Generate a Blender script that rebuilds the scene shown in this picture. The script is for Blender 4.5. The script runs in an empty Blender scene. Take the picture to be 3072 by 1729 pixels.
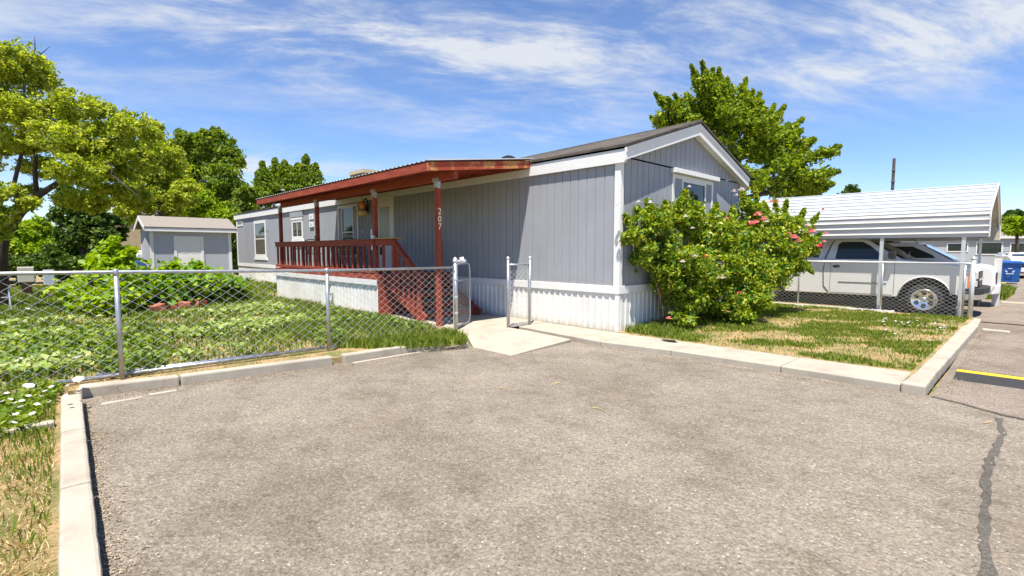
import bpy, math, random
import numpy as np
from mathutils import Matrix, Vector

R = math.radians
random.seed(7); rng = np.random.default_rng(11)
SC = bpy.context.scene; COL = SC.collection
# the world is laid out along the house: x runs along its long wall (near gable end at x=0, far end at x=-23),
# y runs across it (long wall at y=0, far wall at y=5.4); metres.

# ------------------------------------------------------------------ camera
F, CX, CY = 1491.0, 1536.0, 864.5
CAM = Vector((5.149, -7.667, 1.5)); PITCH = math.atan(113.5 / F); YAW = R(46)
cam = bpy.data.cameras.new('camera'); camo = bpy.data.objects.new('camera', cam); COL.objects.link(camo)
camo.location = CAM; camo.rotation_euler = (R(90) - PITCH, 0, YAW)
cam.sensor_width = 36; cam.lens = F / 3072 * 36; cam.clip_start = .05; cam.clip_end = 6000
SC.camera = camo
RIGHT = Vector((math.cos(YAW), math.sin(YAW), 0)); FH = Vector((-math.sin(YAW), math.cos(YAW), 0))
FW = FH * math.cos(PITCH) + Vector((0, 0, -math.sin(PITCH))); UP = FH * math.sin(PITCH) + Vector((0, 0, math.cos(PITCH)))
def P3(px, py, d):
    "world point at a real distance d (metres, along the view) - used for crowns of trees"
    return CAM + d * (FW + RIGHT * ((px - CX) / F) + UP * ((CY - py) / F))

# ------------------------------------------------------------------ world, sun, exposure
SUND = Vector((-.225, .32, -1)).normalized()          # direction the light travels
SUN_EL = math.asin(-SUND.z); toward = -SUND
w = bpy.data.worlds.new('World'); SC.world = w; w.use_nodes = True
nt = w.node_tree; N = nt.nodes; L = nt.links; N.clear()
out = N.new('ShaderNodeOutputWorld'); bg = N.new('ShaderNodeBackground'); L.new(bg.outputs[0], out.inputs[0])
sky = N.new('ShaderNodeTexSky'); sky.sky_type = 'NISHITA'; sky.sun_disc = False
sky.sun_elevation = SUN_EL; sky.sun_rotation = math.atan2(toward.x, toward.y); sky.air_density = 1.0; sky.dust_density = .3; sky.ozone_density = 2.2
sky.altitude = 1300
bg.inputs[1].default_value = .078
tc = N.new('ShaderNodeTexCoord'); sep = N.new('ShaderNodeSeparateXYZ'); L.new(tc.outputs['Generated'], sep.inputs[0])
def wm(op, a, b=None, clamp=False):
    n = N.new('ShaderNodeMath'); n.operation = op; n.use_clamp = clamp
    for k, s in enumerate((a, b)):
        if s is None: continue
        if isinstance(s, (int, float)): n.inputs[k].default_value = s
        else: L.new(s, n.inputs[k])
    return n.outputs[0]
zc = wm('MAXIMUM', sep.outputs['Z'], .0); zz = wm('ADD', zc, .22)
def dirdot(v): return wm('ADD', wm('MULTIPLY', sep.outputs['X'], v.x), wm('MULTIPLY', sep.outputs['Y'], v.y))
dR, dF = dirdot(RIGHT), dirdot(FH)
uu, vv = wm('DIVIDE', dR, zz), wm('DIVIDE', dF, zz)
def wcmb(x, y, z=0.):
    c = N.new('ShaderNodeCombineXYZ')
    for k, q in enumerate((x, y, z)):
        if isinstance(q, (int, float)): c.inputs[k].default_value = q
        else: L.new(q, c.inputs[k])
    return c.outputs[0]
vecA = wcmb(wm('MULTIPLY', uu, .55), wm('ADD', wm('MULTIPLY', vv, 1.25), wm('MULTIPLY', uu, -.22)), 3.7)
def wnoise(scale, detail, rough, dist=0, vec=None):
    n = N.new('ShaderNodeTexNoise'); n.inputs['Scale'].default_value = scale; n.inputs['Detail'].default_value = detail
    n.inputs['Roughness'].default_value = rough; n.inputs['Distortion'].default_value = dist; L.new(vec or vecA, n.inputs['Vector']); return n.outputs[0]
def wramp(s, a, b, c=0., d=1.):
    n = N.new('ShaderNodeMapRange'); n.interpolation_type = 'SMOOTHSTEP'; L.new(s, n.inputs[0])
    for k, q in enumerate((a, b, c, d)): n.inputs[k + 1].default_value = q
    return n.outputs[0]
az = wm('ARCTAN2', dR, dF); el = wm('ARCSINE', sep.outputs['Z'])
mask = wm('MULTIPLY', wramp(wnoise(.8, 3, .5), .42, .68), .35)
for a0, e0, sa, se, k in ((.62, .30, .30, .075, 1.05), (.80, .38, .25, .08, .7), (.25, .40, .28, .07, .75), (-.10, .38, .34, .09, .85), (-.48, .40, .26, .09, .75), (-.75, .30, .20, .06, .4), (.0, .235, .26, .035, .55), (.02, .15, .22, .03, .6), (-.45, .12, .16, .05, 1.25), (-.85, .16, .2, .09, .9), (-.1, .09, .3, .03, .4)):
    q = wm('ADD', wm('POWER', wm('ABSOLUTE', wm('DIVIDE', wm('SUBTRACT', az, a0), sa)), 2.), wm('POWER', wm('ABSOLUTE', wm('DIVIDE', wm('SUBTRACT', el, e0), se)), 2.))
    mask = wm('ADD', mask, wm('MULTIPLY', wm('POWER', 2.718, wm('MULTIPLY', q, -1.)), k))
fine = wramp(wm('ADD', wm('MULTIPLY', wnoise(2.6, 10, .66, .5), .7), wm('MULTIPLY', wnoise(9, 8, .62, .3), .3)), .36, .66)
cl = wm('MULTIPLY', mask, wm('ADD', wm('MULTIPLY', wm('POWER', fine, 1.3), .95), .06), True)
cl = wm('MINIMUM', cl, .90)
hs = N.new('ShaderNodeHueSaturation'); hs.inputs['Saturation'].default_value = 1.14; hs.inputs['Value'].default_value = 1.22; hs.inputs['Hue'].default_value = .500; L.new(sky.outputs[0], hs.inputs['Color'])
tint = N.new('ShaderNodeMix'); tint.data_type = 'RGBA'; tint.blend_type = 'MULTIPLY'; tint.inputs[0].default_value = 1; L.new(hs.outputs[0], tint.inputs[6]); tint.inputs[7].default_value = (1.0, 1.0, 1.12, 1)
mx = N.new('ShaderNodeMix'); mx.data_type = 'RGBA'; L.new(cl, mx.inputs[0]); L.new(tint.outputs[2], mx.inputs[6]); mx.inputs[7].default_value = (5.6, 5.8, 6.1, 1)
L.new(mx.outputs[2], bg.inputs[0])
sl = bpy.data.lights.new('sun', 'SUN'); sl.energy = 5; sl.angle = R(.53); sl.color = (1, .94, .85)
so = bpy.data.objects.new('sun', sl); COL.objects.link(so); so.rotation_euler = SUND.to_track_quat('-Z', 'Y').to_euler()
so.location = (0, 0, 30)
SC.view_settings.view_transform = 'Standard'; SC.view_settings.look = 'None'; SC.view_settings.exposure = .92; SC.view_settings.gamma = 1
SC.render.engine = 'CYCLES'; SC.cycles.max_bounces = 6; SC.cycles.transparent_max_bounces = 6; SC.cycles.diffuse_bounces = 2
SC.cycles.use_denoising = True

# ------------------------------------------------------------------ mesh helpers
ORG = {}
def M3(name, verts, faces, mat, smooth=False):
    me = bpy.data.meshes.new(name); me.from_pydata(verts, [], faces); me.materials.append(mat)
    if smooth: me.shade_smooth()
    me.update(); return me
class MB:
    def __init__(s): s.v = []; s.f = []
    def add(s, vs, fs, mtx=None):
        n = len(s.v); s.v += [tuple(mtx @ Vector(p)) if mtx else tuple(p) for p in vs]; s.f += [tuple(i + n for i in f) for f in fs]; return s
    def box(s, x0, x1, y0, y1, z0, z1, mtx=None):
        x0, x1 = sorted((x0, x1)); y0, y1 = sorted((y0, y1)); z0, z1 = sorted((z0, z1))
        return s.add([(x0, y0, z0), (x1, y0, z0), (x1, y1, z0), (x0, y1, z0), (x0, y0, z1), (x1, y0, z1), (x1, y1, z1), (x0, y1, z1)],
                     [(0, 3, 2, 1), (4, 5, 6, 7), (0, 1, 5, 4), (1, 2, 6, 5), (2, 3, 7, 6), (3, 0, 4, 7)], mtx)
    def bar(s, p, q, wd, ht, up=(0, 0, 1)):
        "rectangular bar from p to q, wd across, ht along up"
        p, q, up = Vector(p), Vector(q), Vector(up); d = (q - p).normalized()
        if abs(d.dot(up)) > .98: up = Vector((0, 1, 0))
        sd = d.cross(up).normalized(); u = sd.cross(d).normalized()
        vs = []
        for c in (p, q):
            for a, b in ((-1, -1), (1, -1), (1, 1), (-1, 1)): vs.append(c + sd * (a * wd / 2) + u * (b * ht / 2))
        return s.add(vs, [(0, 1, 2, 3), (7, 6, 5, 4), (0, 4, 5, 1), (1, 5, 6, 2), (2, 6, 7, 3), (3, 7, 4, 0)])
    def tube(s, pts, r, n=8, cap=True):
        pts = [Vector(p) for p in pts]; rs = r if isinstance(r, (list, tuple)) else [r] * len(pts)
        base = len(s.v); prev = None
        for i, p in enumerate(pts):
            d = (pts[min(i + 1, len(pts) - 1)] - pts[max(i - 1, 0)]).normalized()
            a = prev - d * prev.dot(d) if prev is not None else d.orthogonal()
            a.normalize(); prev = a; b = d.cross(a)
            for k in range(n):
                t = 2 * math.pi * k / n; s.v.append(tuple(p + (a * math.cos(t) + b * math.sin(t)) * rs[i]))
        for i in range(len(pts) - 1):
            for k in range(n):
                k2 = (k + 1) % n; A = base + i * n; s.f.append((A + k, A + k2, A + n + k2, A + n + k))
        if cap: s.f.append(tuple(base + k for k in range(n))[::-1]); s.f.append(tuple(base + (len(pts) - 1) * n + k for k in range(n)))
        return s
    def prism(s, pts, off):
        "flat polygon pts (3d) pushed by vector off"
        n = len(pts); off = Vector(off); vs = [Vector(p) for p in pts] + [Vector(p) + off for p in pts]
        fs = [tuple(range(n)), tuple(range(2 * n - 1, n - 1, -1))] + [(i, i + n, (i + 1) % n + n, (i + 1) % n) for i in range(n)]
        return s.add(vs, fs)
    def lathe(s, prof, c, n=16, axis='z'):
        c = Vector(c); vs = []; fs = []
        for r, h in prof:
            for k in range(n):
                t = 2 * math.pi * k / n; a, b = r * math.cos(t), r * math.sin(t)
                vs.append(c + Vector({'z': (a, b, h), 'y': (a, h, b), 'x': (h, a, b)}[axis]))
        for i in range(len(prof) - 1):
            for k in range(n):
                k2 = (k + 1) % n; fs.append((i * n + k, i * n + k2, (i + 1) * n + k2, (i + 1) * n + k))
        fs.append(tuple(range(n))[::-1]); fs.append(tuple((len(prof) - 1) * n + k for k in range(n)))
        return s.add(vs, fs)
    def build(s, name, mat, parent=None, smooth=False, bevel=0, label=None):
        o_ = ORG.get(parent.name, Vector((0, 0, 0))) if parent else Vector((0, 0, 0))
        me = M3(name, [(x - o_.x, y - o_.y, z - o_.z) for x, y, z in s.v], s.f, mat, smooth)
        o = bpy.data.objects.new(name, me); COL.objects.link(o)
        if parent: o.parent = parent; ORG[o.name] = o_
        if bevel:
            b = o.modifiers.new('bevel', 'BEVEL'); b.width = bevel; b.segments = 2; b.limit_method = 'ANGLE'; b.angle_limit = R(35)
        if label: o['label'] = label
        return o
def tag(o, label, cat, group=None, kind=None):
    if kind: o['kind'] = kind
    if label: o['label'] = label
    if cat: o['category'] = cat
    if group: o['group'] = group
    return o
def thing(name, label, cat, loc=(0, 0, 0), rz=0, group=None, local=False):
    o = bpy.data.objects.new(name, None); COL.objects.link(o); o.location = loc; o.rotation_euler = (0, 0, rz); o.empty_display_size = .2
    ORG[o.name] = Vector((0, 0, 0)) if (local or rz) else Vector(loc)
    return tag(o, label, cat, group)
def dup(root, loc, rz=0, label=None, scale=1):
    def cp(o, par):
        c = o.copy(); COL.objects.link(c)
        if par: c.parent = par
        for ch in o.children: cp(ch, c)
        return c
    r = cp(root, None); r.location = loc; r.rotation_euler = (0, 0, rz); r.scale = (scale,) * 3
    if label: r['label'] = label
    return r
def np_mesh(name, V, nper, mat, parent=None, faces=None, smooth=False):
    "V: (n*nper,3) array of separate little polygons with nper corners (or given faces pattern)"
    o_ = ORG.get(parent.name, Vector((0, 0, 0))) if parent else Vector((0, 0, 0))
    V = (V - np.array(o_)).astype(np.float32); me = bpy.data.meshes.new(name); n = len(V) // nper
    me.vertices.add(len(V)); me.vertices.foreach_set('co', V.ravel())
    pat = faces or [tuple(range(nper))]
    idx = np.concatenate([np.array(f) for f in pat]); lens = np.array([len(f) for f in pat])
    allidx = (idx[None, :] + (np.arange(n) * nper)[:, None]).ravel()
    me.loops.add(len(allidx)); me.loops.foreach_set('vertex_index', allidx.astype(np.int32))
    alll = np.tile(lens, n); st = np.concatenate([[0], np.cumsum(alll)[:-1]])
    me.polygons.add(len(alll)); me.polygons.foreach_set('loop_start', st.astype(np.int32))
    me.update(calc_edges=True); me.materials.append(mat)
    if smooth: me.shade_smooth()
    o = bpy.data.objects.new(name, me); COL.objects.link(o)
    if parent: o.parent = parent; ORG[o.name] = o_
    return o

# ------------------------------------------------------------------ materials
def mat(name, col, rough=.7, metal=0, noise=0, nscale=8, ncol=None, bump=0, bscale=60, stretch=None, spec=None, trans=0):
    m = bpy.data.materials.new(name); m.use_nodes = True; t = m.node_tree; b = t.nodes['Principled BSDF']
    b.inputs['Base Color'].default_value = (*col, 1); b.inputs['Roughness'].default_value = rough; b.inputs['Metallic'].default_value = metal
    if spec is not None: b.inputs['Specular IOR Level'].default_value = spec
    if noise or bump:
        c = t.nodes.new('ShaderNodeTexCoord'); mpn = t.nodes.new('ShaderNodeMapping'); t.links.new(c.outputs['Object'], mpn.inputs[0])
        if stretch: mpn.inputs['Scale'].default_value = stretch
    if noise:
        n = t.nodes.new('ShaderNodeTexNoise'); n.inputs['Scale'].default_value = nscale; n.inputs['Detail'].default_value = 8; n.inputs['Roughness'].default_value = .65
        t.links.new(mpn.outputs[0], n.inputs['Vector'])
        r = t.nodes.new('ShaderNodeValToRGB'); r.color_ramp.elements[0].position = .36; r.color_ramp.elements[1].position = .66
        d = ncol or tuple(q * (1 - noise) for q in col)
        r.color_ramp.elements[0].color = (*d, 1); r.color_ramp.elements[1].color = (*col, 1)
        t.links.new(n.outputs[0], r.inputs[0]); t.links.new(r.outputs[0], b.inputs['Base Color'])
    if bump:
        n = t.nodes.new('ShaderNodeTexNoise'); n.inputs['Scale'].default_value = bscale; n.inputs['Detail'].default_value = 4; t.links.new(mpn.outputs[0], n.inputs['Vector'])
        bp = t.nodes.new('ShaderNodeBump'); bp.inputs['Strength'].default_value = bump; bp.inputs['Distance'].default_value = .01
        t.links.new(n.outputs[0], bp.inputs['Height']); t.links.new(bp.outputs[0], b.inputs['Normal'])
    return m
def leafmat(name, cols, transl=.35, rough=.55):
    "leaves: every leaf island gets its own green"
    m = bpy.data.materials.new(name); m.use_nodes = True; t = m.node_tree; t.nodes.clear()
    o = t.nodes.new('ShaderNodeOutputMaterial'); g = t.nodes.new('ShaderNodeNewGeometry'); r = t.nodes.new('ShaderNodeValToRGB')
    r.color_ramp.interpolation = 'LINEAR'; e = r.color_ramp.elements
    while len(e) < len(cols): e.new(.5)
    for i, c in enumerate(cols): e[i].position = i / (len(cols) - 1); e[i].color = (*c, 1)
    t.links.new(g.outputs['Random Per Island'], r.inputs[0])
    p = t.nodes.new('ShaderNodeBsdfPrincipled'); p.inputs['Roughness'].default_value = rough; p.inputs['Specular IOR Level'].default_value = .3
    tr = t.nodes.new('ShaderNodeBsdfTranslucent'); mxx = t.nodes.new('ShaderNodeMixShader'); mxx.inputs[0].default_value = transl
    hsv = t.nodes.new('ShaderNodeHueSaturation'); hsv.inputs['Hue'].default_value = .485; hsv.inputs['Value'].default_value = 1.35; hsv.inputs['Saturation'].default_value = 1.1
    t.links.new(r.outputs[0], p.inputs['Base Color']); t.links.new(r.outputs[0], hsv.inputs['Color']); t.links.new(hsv.outputs[0], tr.inputs[0])
    t.links.new(p.outputs[0], mxx.inputs[1]); t.links.new(tr.outputs[0], mxx.inputs[2]); t.links.new(mxx.outputs[0], o.inputs[0])
    return m
def node_mat(name, fn, rough=.9):
    m = bpy.data.materials.new(name); m.use_nodes = True; t = m.node_tree; b = t.nodes['Principled BSDF']; b.inputs['Roughness'].default_value = rough; b.inputs['Specular IOR Level'].default_value = .25
    c = t.nodes.new('ShaderNodeTexCoord')
    def noise(sc, det=6, ro=.6, vec=None, dist=0):
        n = t.nodes.new('ShaderNodeTexNoise'); n.inputs['Scale'].default_value = sc; n.inputs['Detail'].default_value = det; n.inputs['Roughness'].default_value = ro; n.inputs['Distortion'].default_value = dist
        t.links.new(vec or c.outputs['Object'], n.inputs['Vector']); return n.outputs[0]
    def voro(sc, feat='F1', out='Distance'):
        n = t.nodes.new('ShaderNodeTexVoronoi'); n.feature = feat; n.inputs['Scale'].default_value = sc; t.links.new(c.outputs['Object'], n.inputs['Vector']); return n.outputs[out]
    def ramp(s, stops):
        r = t.nodes.new('ShaderNodeValToRGB'); e = r.color_ramp.elements
        while len(e) < len(stops): e.new(.5)
        for i, (p, cc) in enumerate(stops): e[i].position = p; e[i].color = (*cc, 1) if len(cc) == 3 else cc
        t.links.new(s, r.inputs[0]); return r.outputs[0]
    def mix(f, a, b_, mode='MIX'):
        n = t.nodes.new('ShaderNodeMix'); n.data_type = 'RGBA'; n.blend_type = mode
        for k, s in ((0, f), (6, a), (7, b_)):
            if isinstance(s, (int, float)): n.inputs[k].default_value = s
            elif isinstance(s, tuple): n.inputs[k].default_value = (*s, 1)
            else: t.links.new(s, n.inputs[k])
        return n.outputs[2]
    def math_(op, a, b_=0):
        n = t.nodes.new('ShaderNodeMath'); n.operation = op
        for k, s in ((0, a), (1, b_)):
            if isinstance(s, (int, float)): n.inputs[k].default_value = s
            else: t.links.new(s, n.inputs[k])
        return n.outputs[0]
    def bump(h, st=.5, dist=.01):
        n = t.nodes.new('ShaderNodeBump'); n.inputs['Strength'].default_value = st; n.inputs['Distance'].default_value = dist; t.links.new(h, n.inputs['Height']); t.links.new(n.outputs[0], b.inputs['Normal'])
    fn(t, c, noise, voro, ramp, mix, math_, bump, b); return m

def asphalt_fn(base, warm):
    def fn(t, c, noise, voro, ramp, mix, math_, bump, b):
        g1 = noise(55, 4, .75); big = noise(.55, 5, .6, None, .6); mid = noise(3.2, 6, .65)
        col = ramp(g1, [(.30, tuple(q * .42 for q in base)), (.46, tuple(q * .86 for q in base)), (.56, tuple(q * 1.08 for q in base)), (.70, tuple(min(q * 1.75, .8) for q in base))])
        st = ramp(voro(30, 'F1'), [(.0, (1, 1, 1)), (.16, (1, 1, 1)), (.2, (0, 0, 0))])           # pale stones in the mix
        sel = ramp(noise(19, 2, .5), [(.56, (0, 0, 0)), (.6, (1, 1, 1))])
        col = mix(mix(1., st, sel, 'MULTIPLY'), col, (.52, .5, .46))
        pit = ramp(voro(17, 'F1'), [(.06, (1, 1, 1)), (.13, (0, 0, 0))]); sel2 = ramp(noise(9, 2, .5), [(.55, (0, 0, 0)), (.6, (1, 1, 1))])
        col = mix(mix(1., pit, sel2, 'MULTIPLY'), col, (.05, .045, .04))
        dk = ramp(big, [(.36, (.83, .80, .76)), (.48, (1, .98, .96)), (.64, (1.14, 1.13, 1.10))]); col = mix(1., col, dk, 'MULTIPLY')
        dm = ramp(mid, [(.34, (.82, .80, .76)), (.5, (1, 1, 1)), (.68, (1.08, 1.07, 1.05))]); col = mix(1., col, dm, 'MULTIPLY')
        sd = ramp(noise(.8, 7, .7, None, 1.2), [(.60, (0, 0, 0)), (.72, (.55, .55, .55))]); col = mix(sd, col, warm)
        t.links.new(col, b.inputs['Base Color']); bump(math_('ADD', math_('ADD', g1, math_('MULTIPLY', voro(30), .5)), math_('MULTIPLY', noise(13, 3, .5), 2.2)), 1., .014)
    return fn
M = {}
M['asphalt'] = node_mat('worn_asphalt', asphalt_fn((.236, .205, .165), (.25, .185, .12)), .95)
M['road'] = node_mat('road_asphalt', asphalt_fn((.235, .198, .160), (.27, .20, .13)), .95)
def soil_fn(t, c, noise, voro, ramp, mix, math_, bump, b):
    col = ramp(noise(40, 6, .7), [(.3, (.20, .13, .06)), (.5, (.42, .29, .14)), (.7, (.58, .43, .24))])
    gr = ramp(noise(1.6, 6, .7), [(.42, (0, 0, 0)), (.6, (.8, .8, .8))]); col = mix(gr, col, ramp(noise(60, 4, .7), [(.3, (.045, .09, .015)), (.7, (.16, .21, .05))]))
    t.links.new(col, b.inputs['Base Color']); bump(noise(50, 6, .7), .8, .03)
M['soil'] = node_mat('dry_soil', soil_fn)
def conc_fn(t, c, noise, voro, ramp, mix, math_, bump, b):
    col = ramp(noise(2.2, 8, .7), [(.3, (.30, .262, .205)), (.5, (.385, .34, .27)), (.7, (.43, .39, .315))])
    col = mix(1., col, ramp(noise(90, 3, .7), [(.3, (.86, .86, .86)), (.6, (1.04, 1.04, 1.04))]), 'MULTIPLY')
    col = mix(ramp(noise(5, 6, .75, None, 1.), [(.62, (0, 0, 0)), (.72, (.6, .6, .6))]), col, (.24, .19, .12))
    t.links.new(col, b.inputs['Base Color']); bump(noise(60, 5, .7), .4, .006)
M['concrete'] = node_mat('weathered_concrete', conc_fn)
M['tar'] = node_mat('crack_tar', asphalt_fn((.115, .105, .09), (.14, .12, .1)), .95)
def siding_fn(base):
    def fn(t, c, noise, voro, ramp, mix, math_, bump, b):
        st = t.nodes.new('ShaderNodeMapping'); t.links.new(c.outputs['Object'], st.inputs[0]); st.inputs['Scale'].default_value = (5, 5, .35)
        s_ = t.nodes.new('ShaderNodeSeparateXYZ'); t.links.new(c.outputs['Object'], s_.inputs[0])
        col = ramp(noise(1.1, 6, .6), [(.3, tuple(q * .90 for q in base)), (.6, base), (.75, tuple(q * 1.07 for q in base))])
        col = mix(ramp(noise(1, 6, .65, st.outputs[0]), [(.52, (0, 0, 0)), (.75, (.22, .22, .22))]), col, tuple(q * .72 for q in base))
        low = t.nodes.new('ShaderNodeMapRange'); t.links.new(math_('ADD', s_.outputs['Z'], math_('MULTIPLY', noise(7, 5, .7), .22)), low.inputs[0]); low.inputs[1].default_value = 1.10; low.inputs[2].default_value = .93; low.inputs[3].default_value = 0; low.inputs[4].default_value = .35
        col = mix(low.outputs[0], col, (.27, .25, .21))
        t.links.new(col, b.inputs['Base Color']); bump(noise(70, 5, .65), .45, .006)
    return fn
M['siding'] = node_mat('grey_siding', siding_fn((.315, .328, .352)), .75)
M['siding_shed'] = mat('shed_siding', (.40, .42, .46), .75, noise=.07, nscale=3, bump=.3, bscale=80)
M['white'] = mat('white_trim', (.74, .73, .70), .55, noise=.05, nscale=3, bump=.15, bscale=40)
def skirt_fn(t, c, noise, voro, ramp, mix, math_, bump, b):
    s = t.nodes.new('ShaderNodeSeparateXYZ'); t.links.new(c.outputs['Object'], s.inputs[0])
    col = ramp(noise(1.5, 6, .6), [(.3, (.62, .61, .56)), (.6, (.76, .75, .70))])
    st = t.nodes.new('ShaderNodeMapping'); t.links.new(c.outputs['Object'], st.inputs[0]); st.inputs['Scale'].default_value = (14, 14, 1.2)
    low = t.nodes.new('ShaderNodeMapRange'); t.links.new(math_('ADD', s.outputs['Z'], math_('MULTIPLY', noise(6, 5, .7), .3)), low.inputs[0]); low.inputs[1].default_value = .32; low.inputs[2].default_value = .12; low.inputs[3].default_value = 0; low.inputs[4].default_value = .5
    col = mix(low.outputs[0], col, (.40, .33, .22)); col = mix(ramp(noise(1, 5, .6, st.outputs[0]), [(.56, (0, 0, 0)), (.7, (.35, .35, .35))]), col, (.42, .40, .34))
    t.links.new(col, b.inputs['Base Color'])
M['skirt'] = node_mat('skirting_panel', skirt_fn, .5)
def red_fn(t, c, noise, voro, ramp, mix, math_, bump, b):
    st = t.nodes.new('ShaderNodeMapping'); t.links.new(c.outputs['Object'], st.inputs[0]); st.inputs['Scale'].default_value = (1, 6, 6)
    col = ramp(noise(2.2, 8, .7, st.outputs[0]), [(.3, (.19, .036, .02)), (.55, (.31, .062, .034)), (.75, (.42, .115, .065))])
    col = mix(ramp(noise(1.7, 9, .75, st.outputs[0], .5), [(.64, (0, 0, 0)), (.7, (.7, .7, .7))]), col, (.50, .20, .075))
    t.links.new(col, b.inputs['Base Color']); bump(noise(14, 6, .7, st.outputs[0]), .35, .006)
M['red'] = node_mat('red_stained_wood', red_fn, .7)
M['redworn'] = node_mat('peeling_red_wood', lambda t, c, noise, voro, ramp, mix, math_, bump, b: (
    t.links.new(mix(ramp(noise(2.6, 9, .72, None, .8), [(.50, (0, 0, 0)), (.58, (.9, .9, .9))]), (.36, .065, .035), ramp(noise(12, 6, .7), [(.35, (.45, .17, .05)), (.65, (.62, .34, .12))])), b.inputs['Base Color']),
    bump(noise(20, 5, .7), .4, .006)), .8)
M['tread'] = mat('worn_tread', (.20, .15, .10), .85, noise=.5, nscale=7, ncol=(.10, .09, .08), stretch=(1, 5, 1))
M['zinc'] = mat('galvanised_steel', (.50, .51, .53), .42, .75, noise=.25, nscale=14)
M['zinc2'] = mat('fence_wire', (.66, .66, .64), .4, .55)
M['metalwhite'] = mat('white_sheet_metal', (.60, .59, .565), .4, 0, noise=.06, nscale=1.2)
M['under'] = mat('carport_lining', (.46, .42, .33), .7, noise=.2, nscale=20)
def shingle_fn(t, c, noise, voro, ramp, mix, math_, bump, b):
    br = t.nodes.new('ShaderNodeTexBrick'); br.inputs['Scale'].default_value = 1; br.inputs['Brick Width'].default_value = .3; br.inputs['Row Height'].default_value = .14; br.inputs['Mortar Size'].default_value = .008
    br.inputs['Color1'].default_value = (.045, .038, .032, 1); br.inputs['Color2'].default_value = (.125, .10, .07, 1); br.inputs['Mortar'].default_value = (.03, .027, .025, 1); t.links.new(c.outputs['Object'], br.inputs['Vector'])
    t.links.new(mix(ramp(noise(5, 5, .7), [(.4, (0, 0, 0)), (.6, (.5, .5, .5))]), br.outputs[0], (.10, .095, .09)), b.inputs['Base Color']); bump(noise(120, 3, .6), .5, .004)
M['shingle'] = node_mat('brown_shingles', shingle_fn)
M['shedroof'] = mat('taupe_shingles', (.27, .235, .20), .9, noise=.3, nscale=26, bump=.5)
M['glass'] = mat('dark_glass', (.03, .042, .036), .05, 0, spec=.5)
M['blind'] = mat('window_blind', (.34, .36, .24), .3, noise=.2, nscale=3, stretch=(1, 1, 22), spec=.8)
M['black'] = mat('black_metal', (.02, .02, .022), .45, .2)
M['dark'] = mat('dark_underside', (.025, .024, .023), .9)
M['rubber'] = mat('black_rubber', (.03, .03, .03), .8, noise=.3, nscale=20)
M['yellow'] = mat('yellow_paint', (.80, .50, .02), .6, noise=.15, nscale=12)
M['truck'] = mat('silver_white_paint', (.70, .69, .65), .28, .12)
M['suvw'] = mat('white_car_paint', (.78, .77, .75), .25)
M['carblue'] = mat('navy_car_paint', (.02, .04, .10), .25)
M['chrome'] = mat('polished_alloy', (.72, .72, .72), .18, .9)
M['lamp'] = mat('headlamp_lens', (.62, .62, .58), .15, .3)
M['orange'] = mat('orange_lens', (.75, .22, .05), .3)
M['tan'] = mat('tan_stucco', (.44, .36, .22), .85, noise=.12, nscale=3, bump=.3)
M['cream'] = mat('cream_metal', (.55, .47, .30), .6, noise=.1, nscale=5)
M['bin'] = mat('blue_plastic', (.012, .10, .36), .45)
M['blue'] = mat('blue_tarp', (.02, .06, .17), .5)
M['brick'] = mat('red_brick', (.40, .12, .06), .85, noise=.35, nscale=10, bump=.6)
M['pinkstone'] = mat('pink_paver', (.48, .27, .19), .9, noise=.2, nscale=12, bump=.4)
M['bark'] = mat('brown_bark', (.075, .055, .04), .9, noise=.5, nscale=9, bump=1., bscale=25, stretch=(1, 1, .3))
M['stem'] = mat('rose_stem', (.16, .09, .045), .8, noise=.4, nscale=20)
M['pole'] = mat('weathered_pole', (.10, .08, .07), .85, noise=.3, nscale=4)
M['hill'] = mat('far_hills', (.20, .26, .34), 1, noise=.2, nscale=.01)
M['gourd1'] = mat('orange_gourd', (.70, .22, .03), .45); M['gourd2'] = mat('pale_gourd', (.62, .45, .20), .45, noise=.3, nscale=10)
M['digit'] = mat('cream_numerals', (.85, .74, .50), .4)
M['pedestal'] = mat('beige_pedestal', (.42, .42, .33), .6)
M['ladder'] = mat('pale_aluminium', (.55, .62, .68), .4, .5)
M['paper'] = mat('white_plastic', (.82, .82, .82), .4)
M['petalpink'] = leafmat('pink_petals', [(.78, .22, .24), (.88, .40, .36), (.90, .56, .48)], .3)
M['petalred'] = leafmat('red_petals', [(.70, .05, .12), (.82, .16, .22)], .25)
M['petalpale'] = leafmat('pale_petals', [(.80, .68, .62), (.85, .78, .80)], .3)
M['petalwhite'] = leafmat('white_petals', [(.82, .80, .80), (.88, .87, .86)], .25)
M['leaf_yellow'] = leafmat('yellow_green_leaves', [(.15, .23, .018), (.34, .42, .035), (.52, .56, .11)], .52)
M['leaf_mid'] = leafmat('mid_green_leaves', [(.06, .13, .012), (.16, .25, .02), (.28, .35, .04)], .38)
M['leaf_dark'] = leafmat('dark_green_leaves', [(.03, .075, .012), (.08, .15, .02), (.15, .22, .035)], .32)
M['leaf_maple'] = leafmat('maple_leaves', [(.06, .13, .010), (.19, .28, .014), (.34, .40, .02)], .4)
M['leaf_rose'] = leafmat('rose_leaves', [(.04, .12, .014), (.15, .27, .02), (.31, .39, .03), (.44, .45, .05)], .38, .4)
M['leaf_vine'] = leafmat('broad_vine_leaves', [(.08, .20, .012), (.18, .34, .015), (.36, .48, .05)], .4, .4)
M['leaf_lime'] = leafmat('lime_leaves', [(.14, .26, .01), (.26, .40, .012), (.38, .50, .03)], .42, .45)
M['leaf_pale'] = leafmat('pale_ground_leaves', [(.12, .21, .02), (.27, .36, .07), (.46, .50, .18)], .3, .5)
M['grit'] = leafmat('grit', [(.16, .12, .09), (.34, .26, .17), (.50, .42, .30)], .1)
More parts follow.
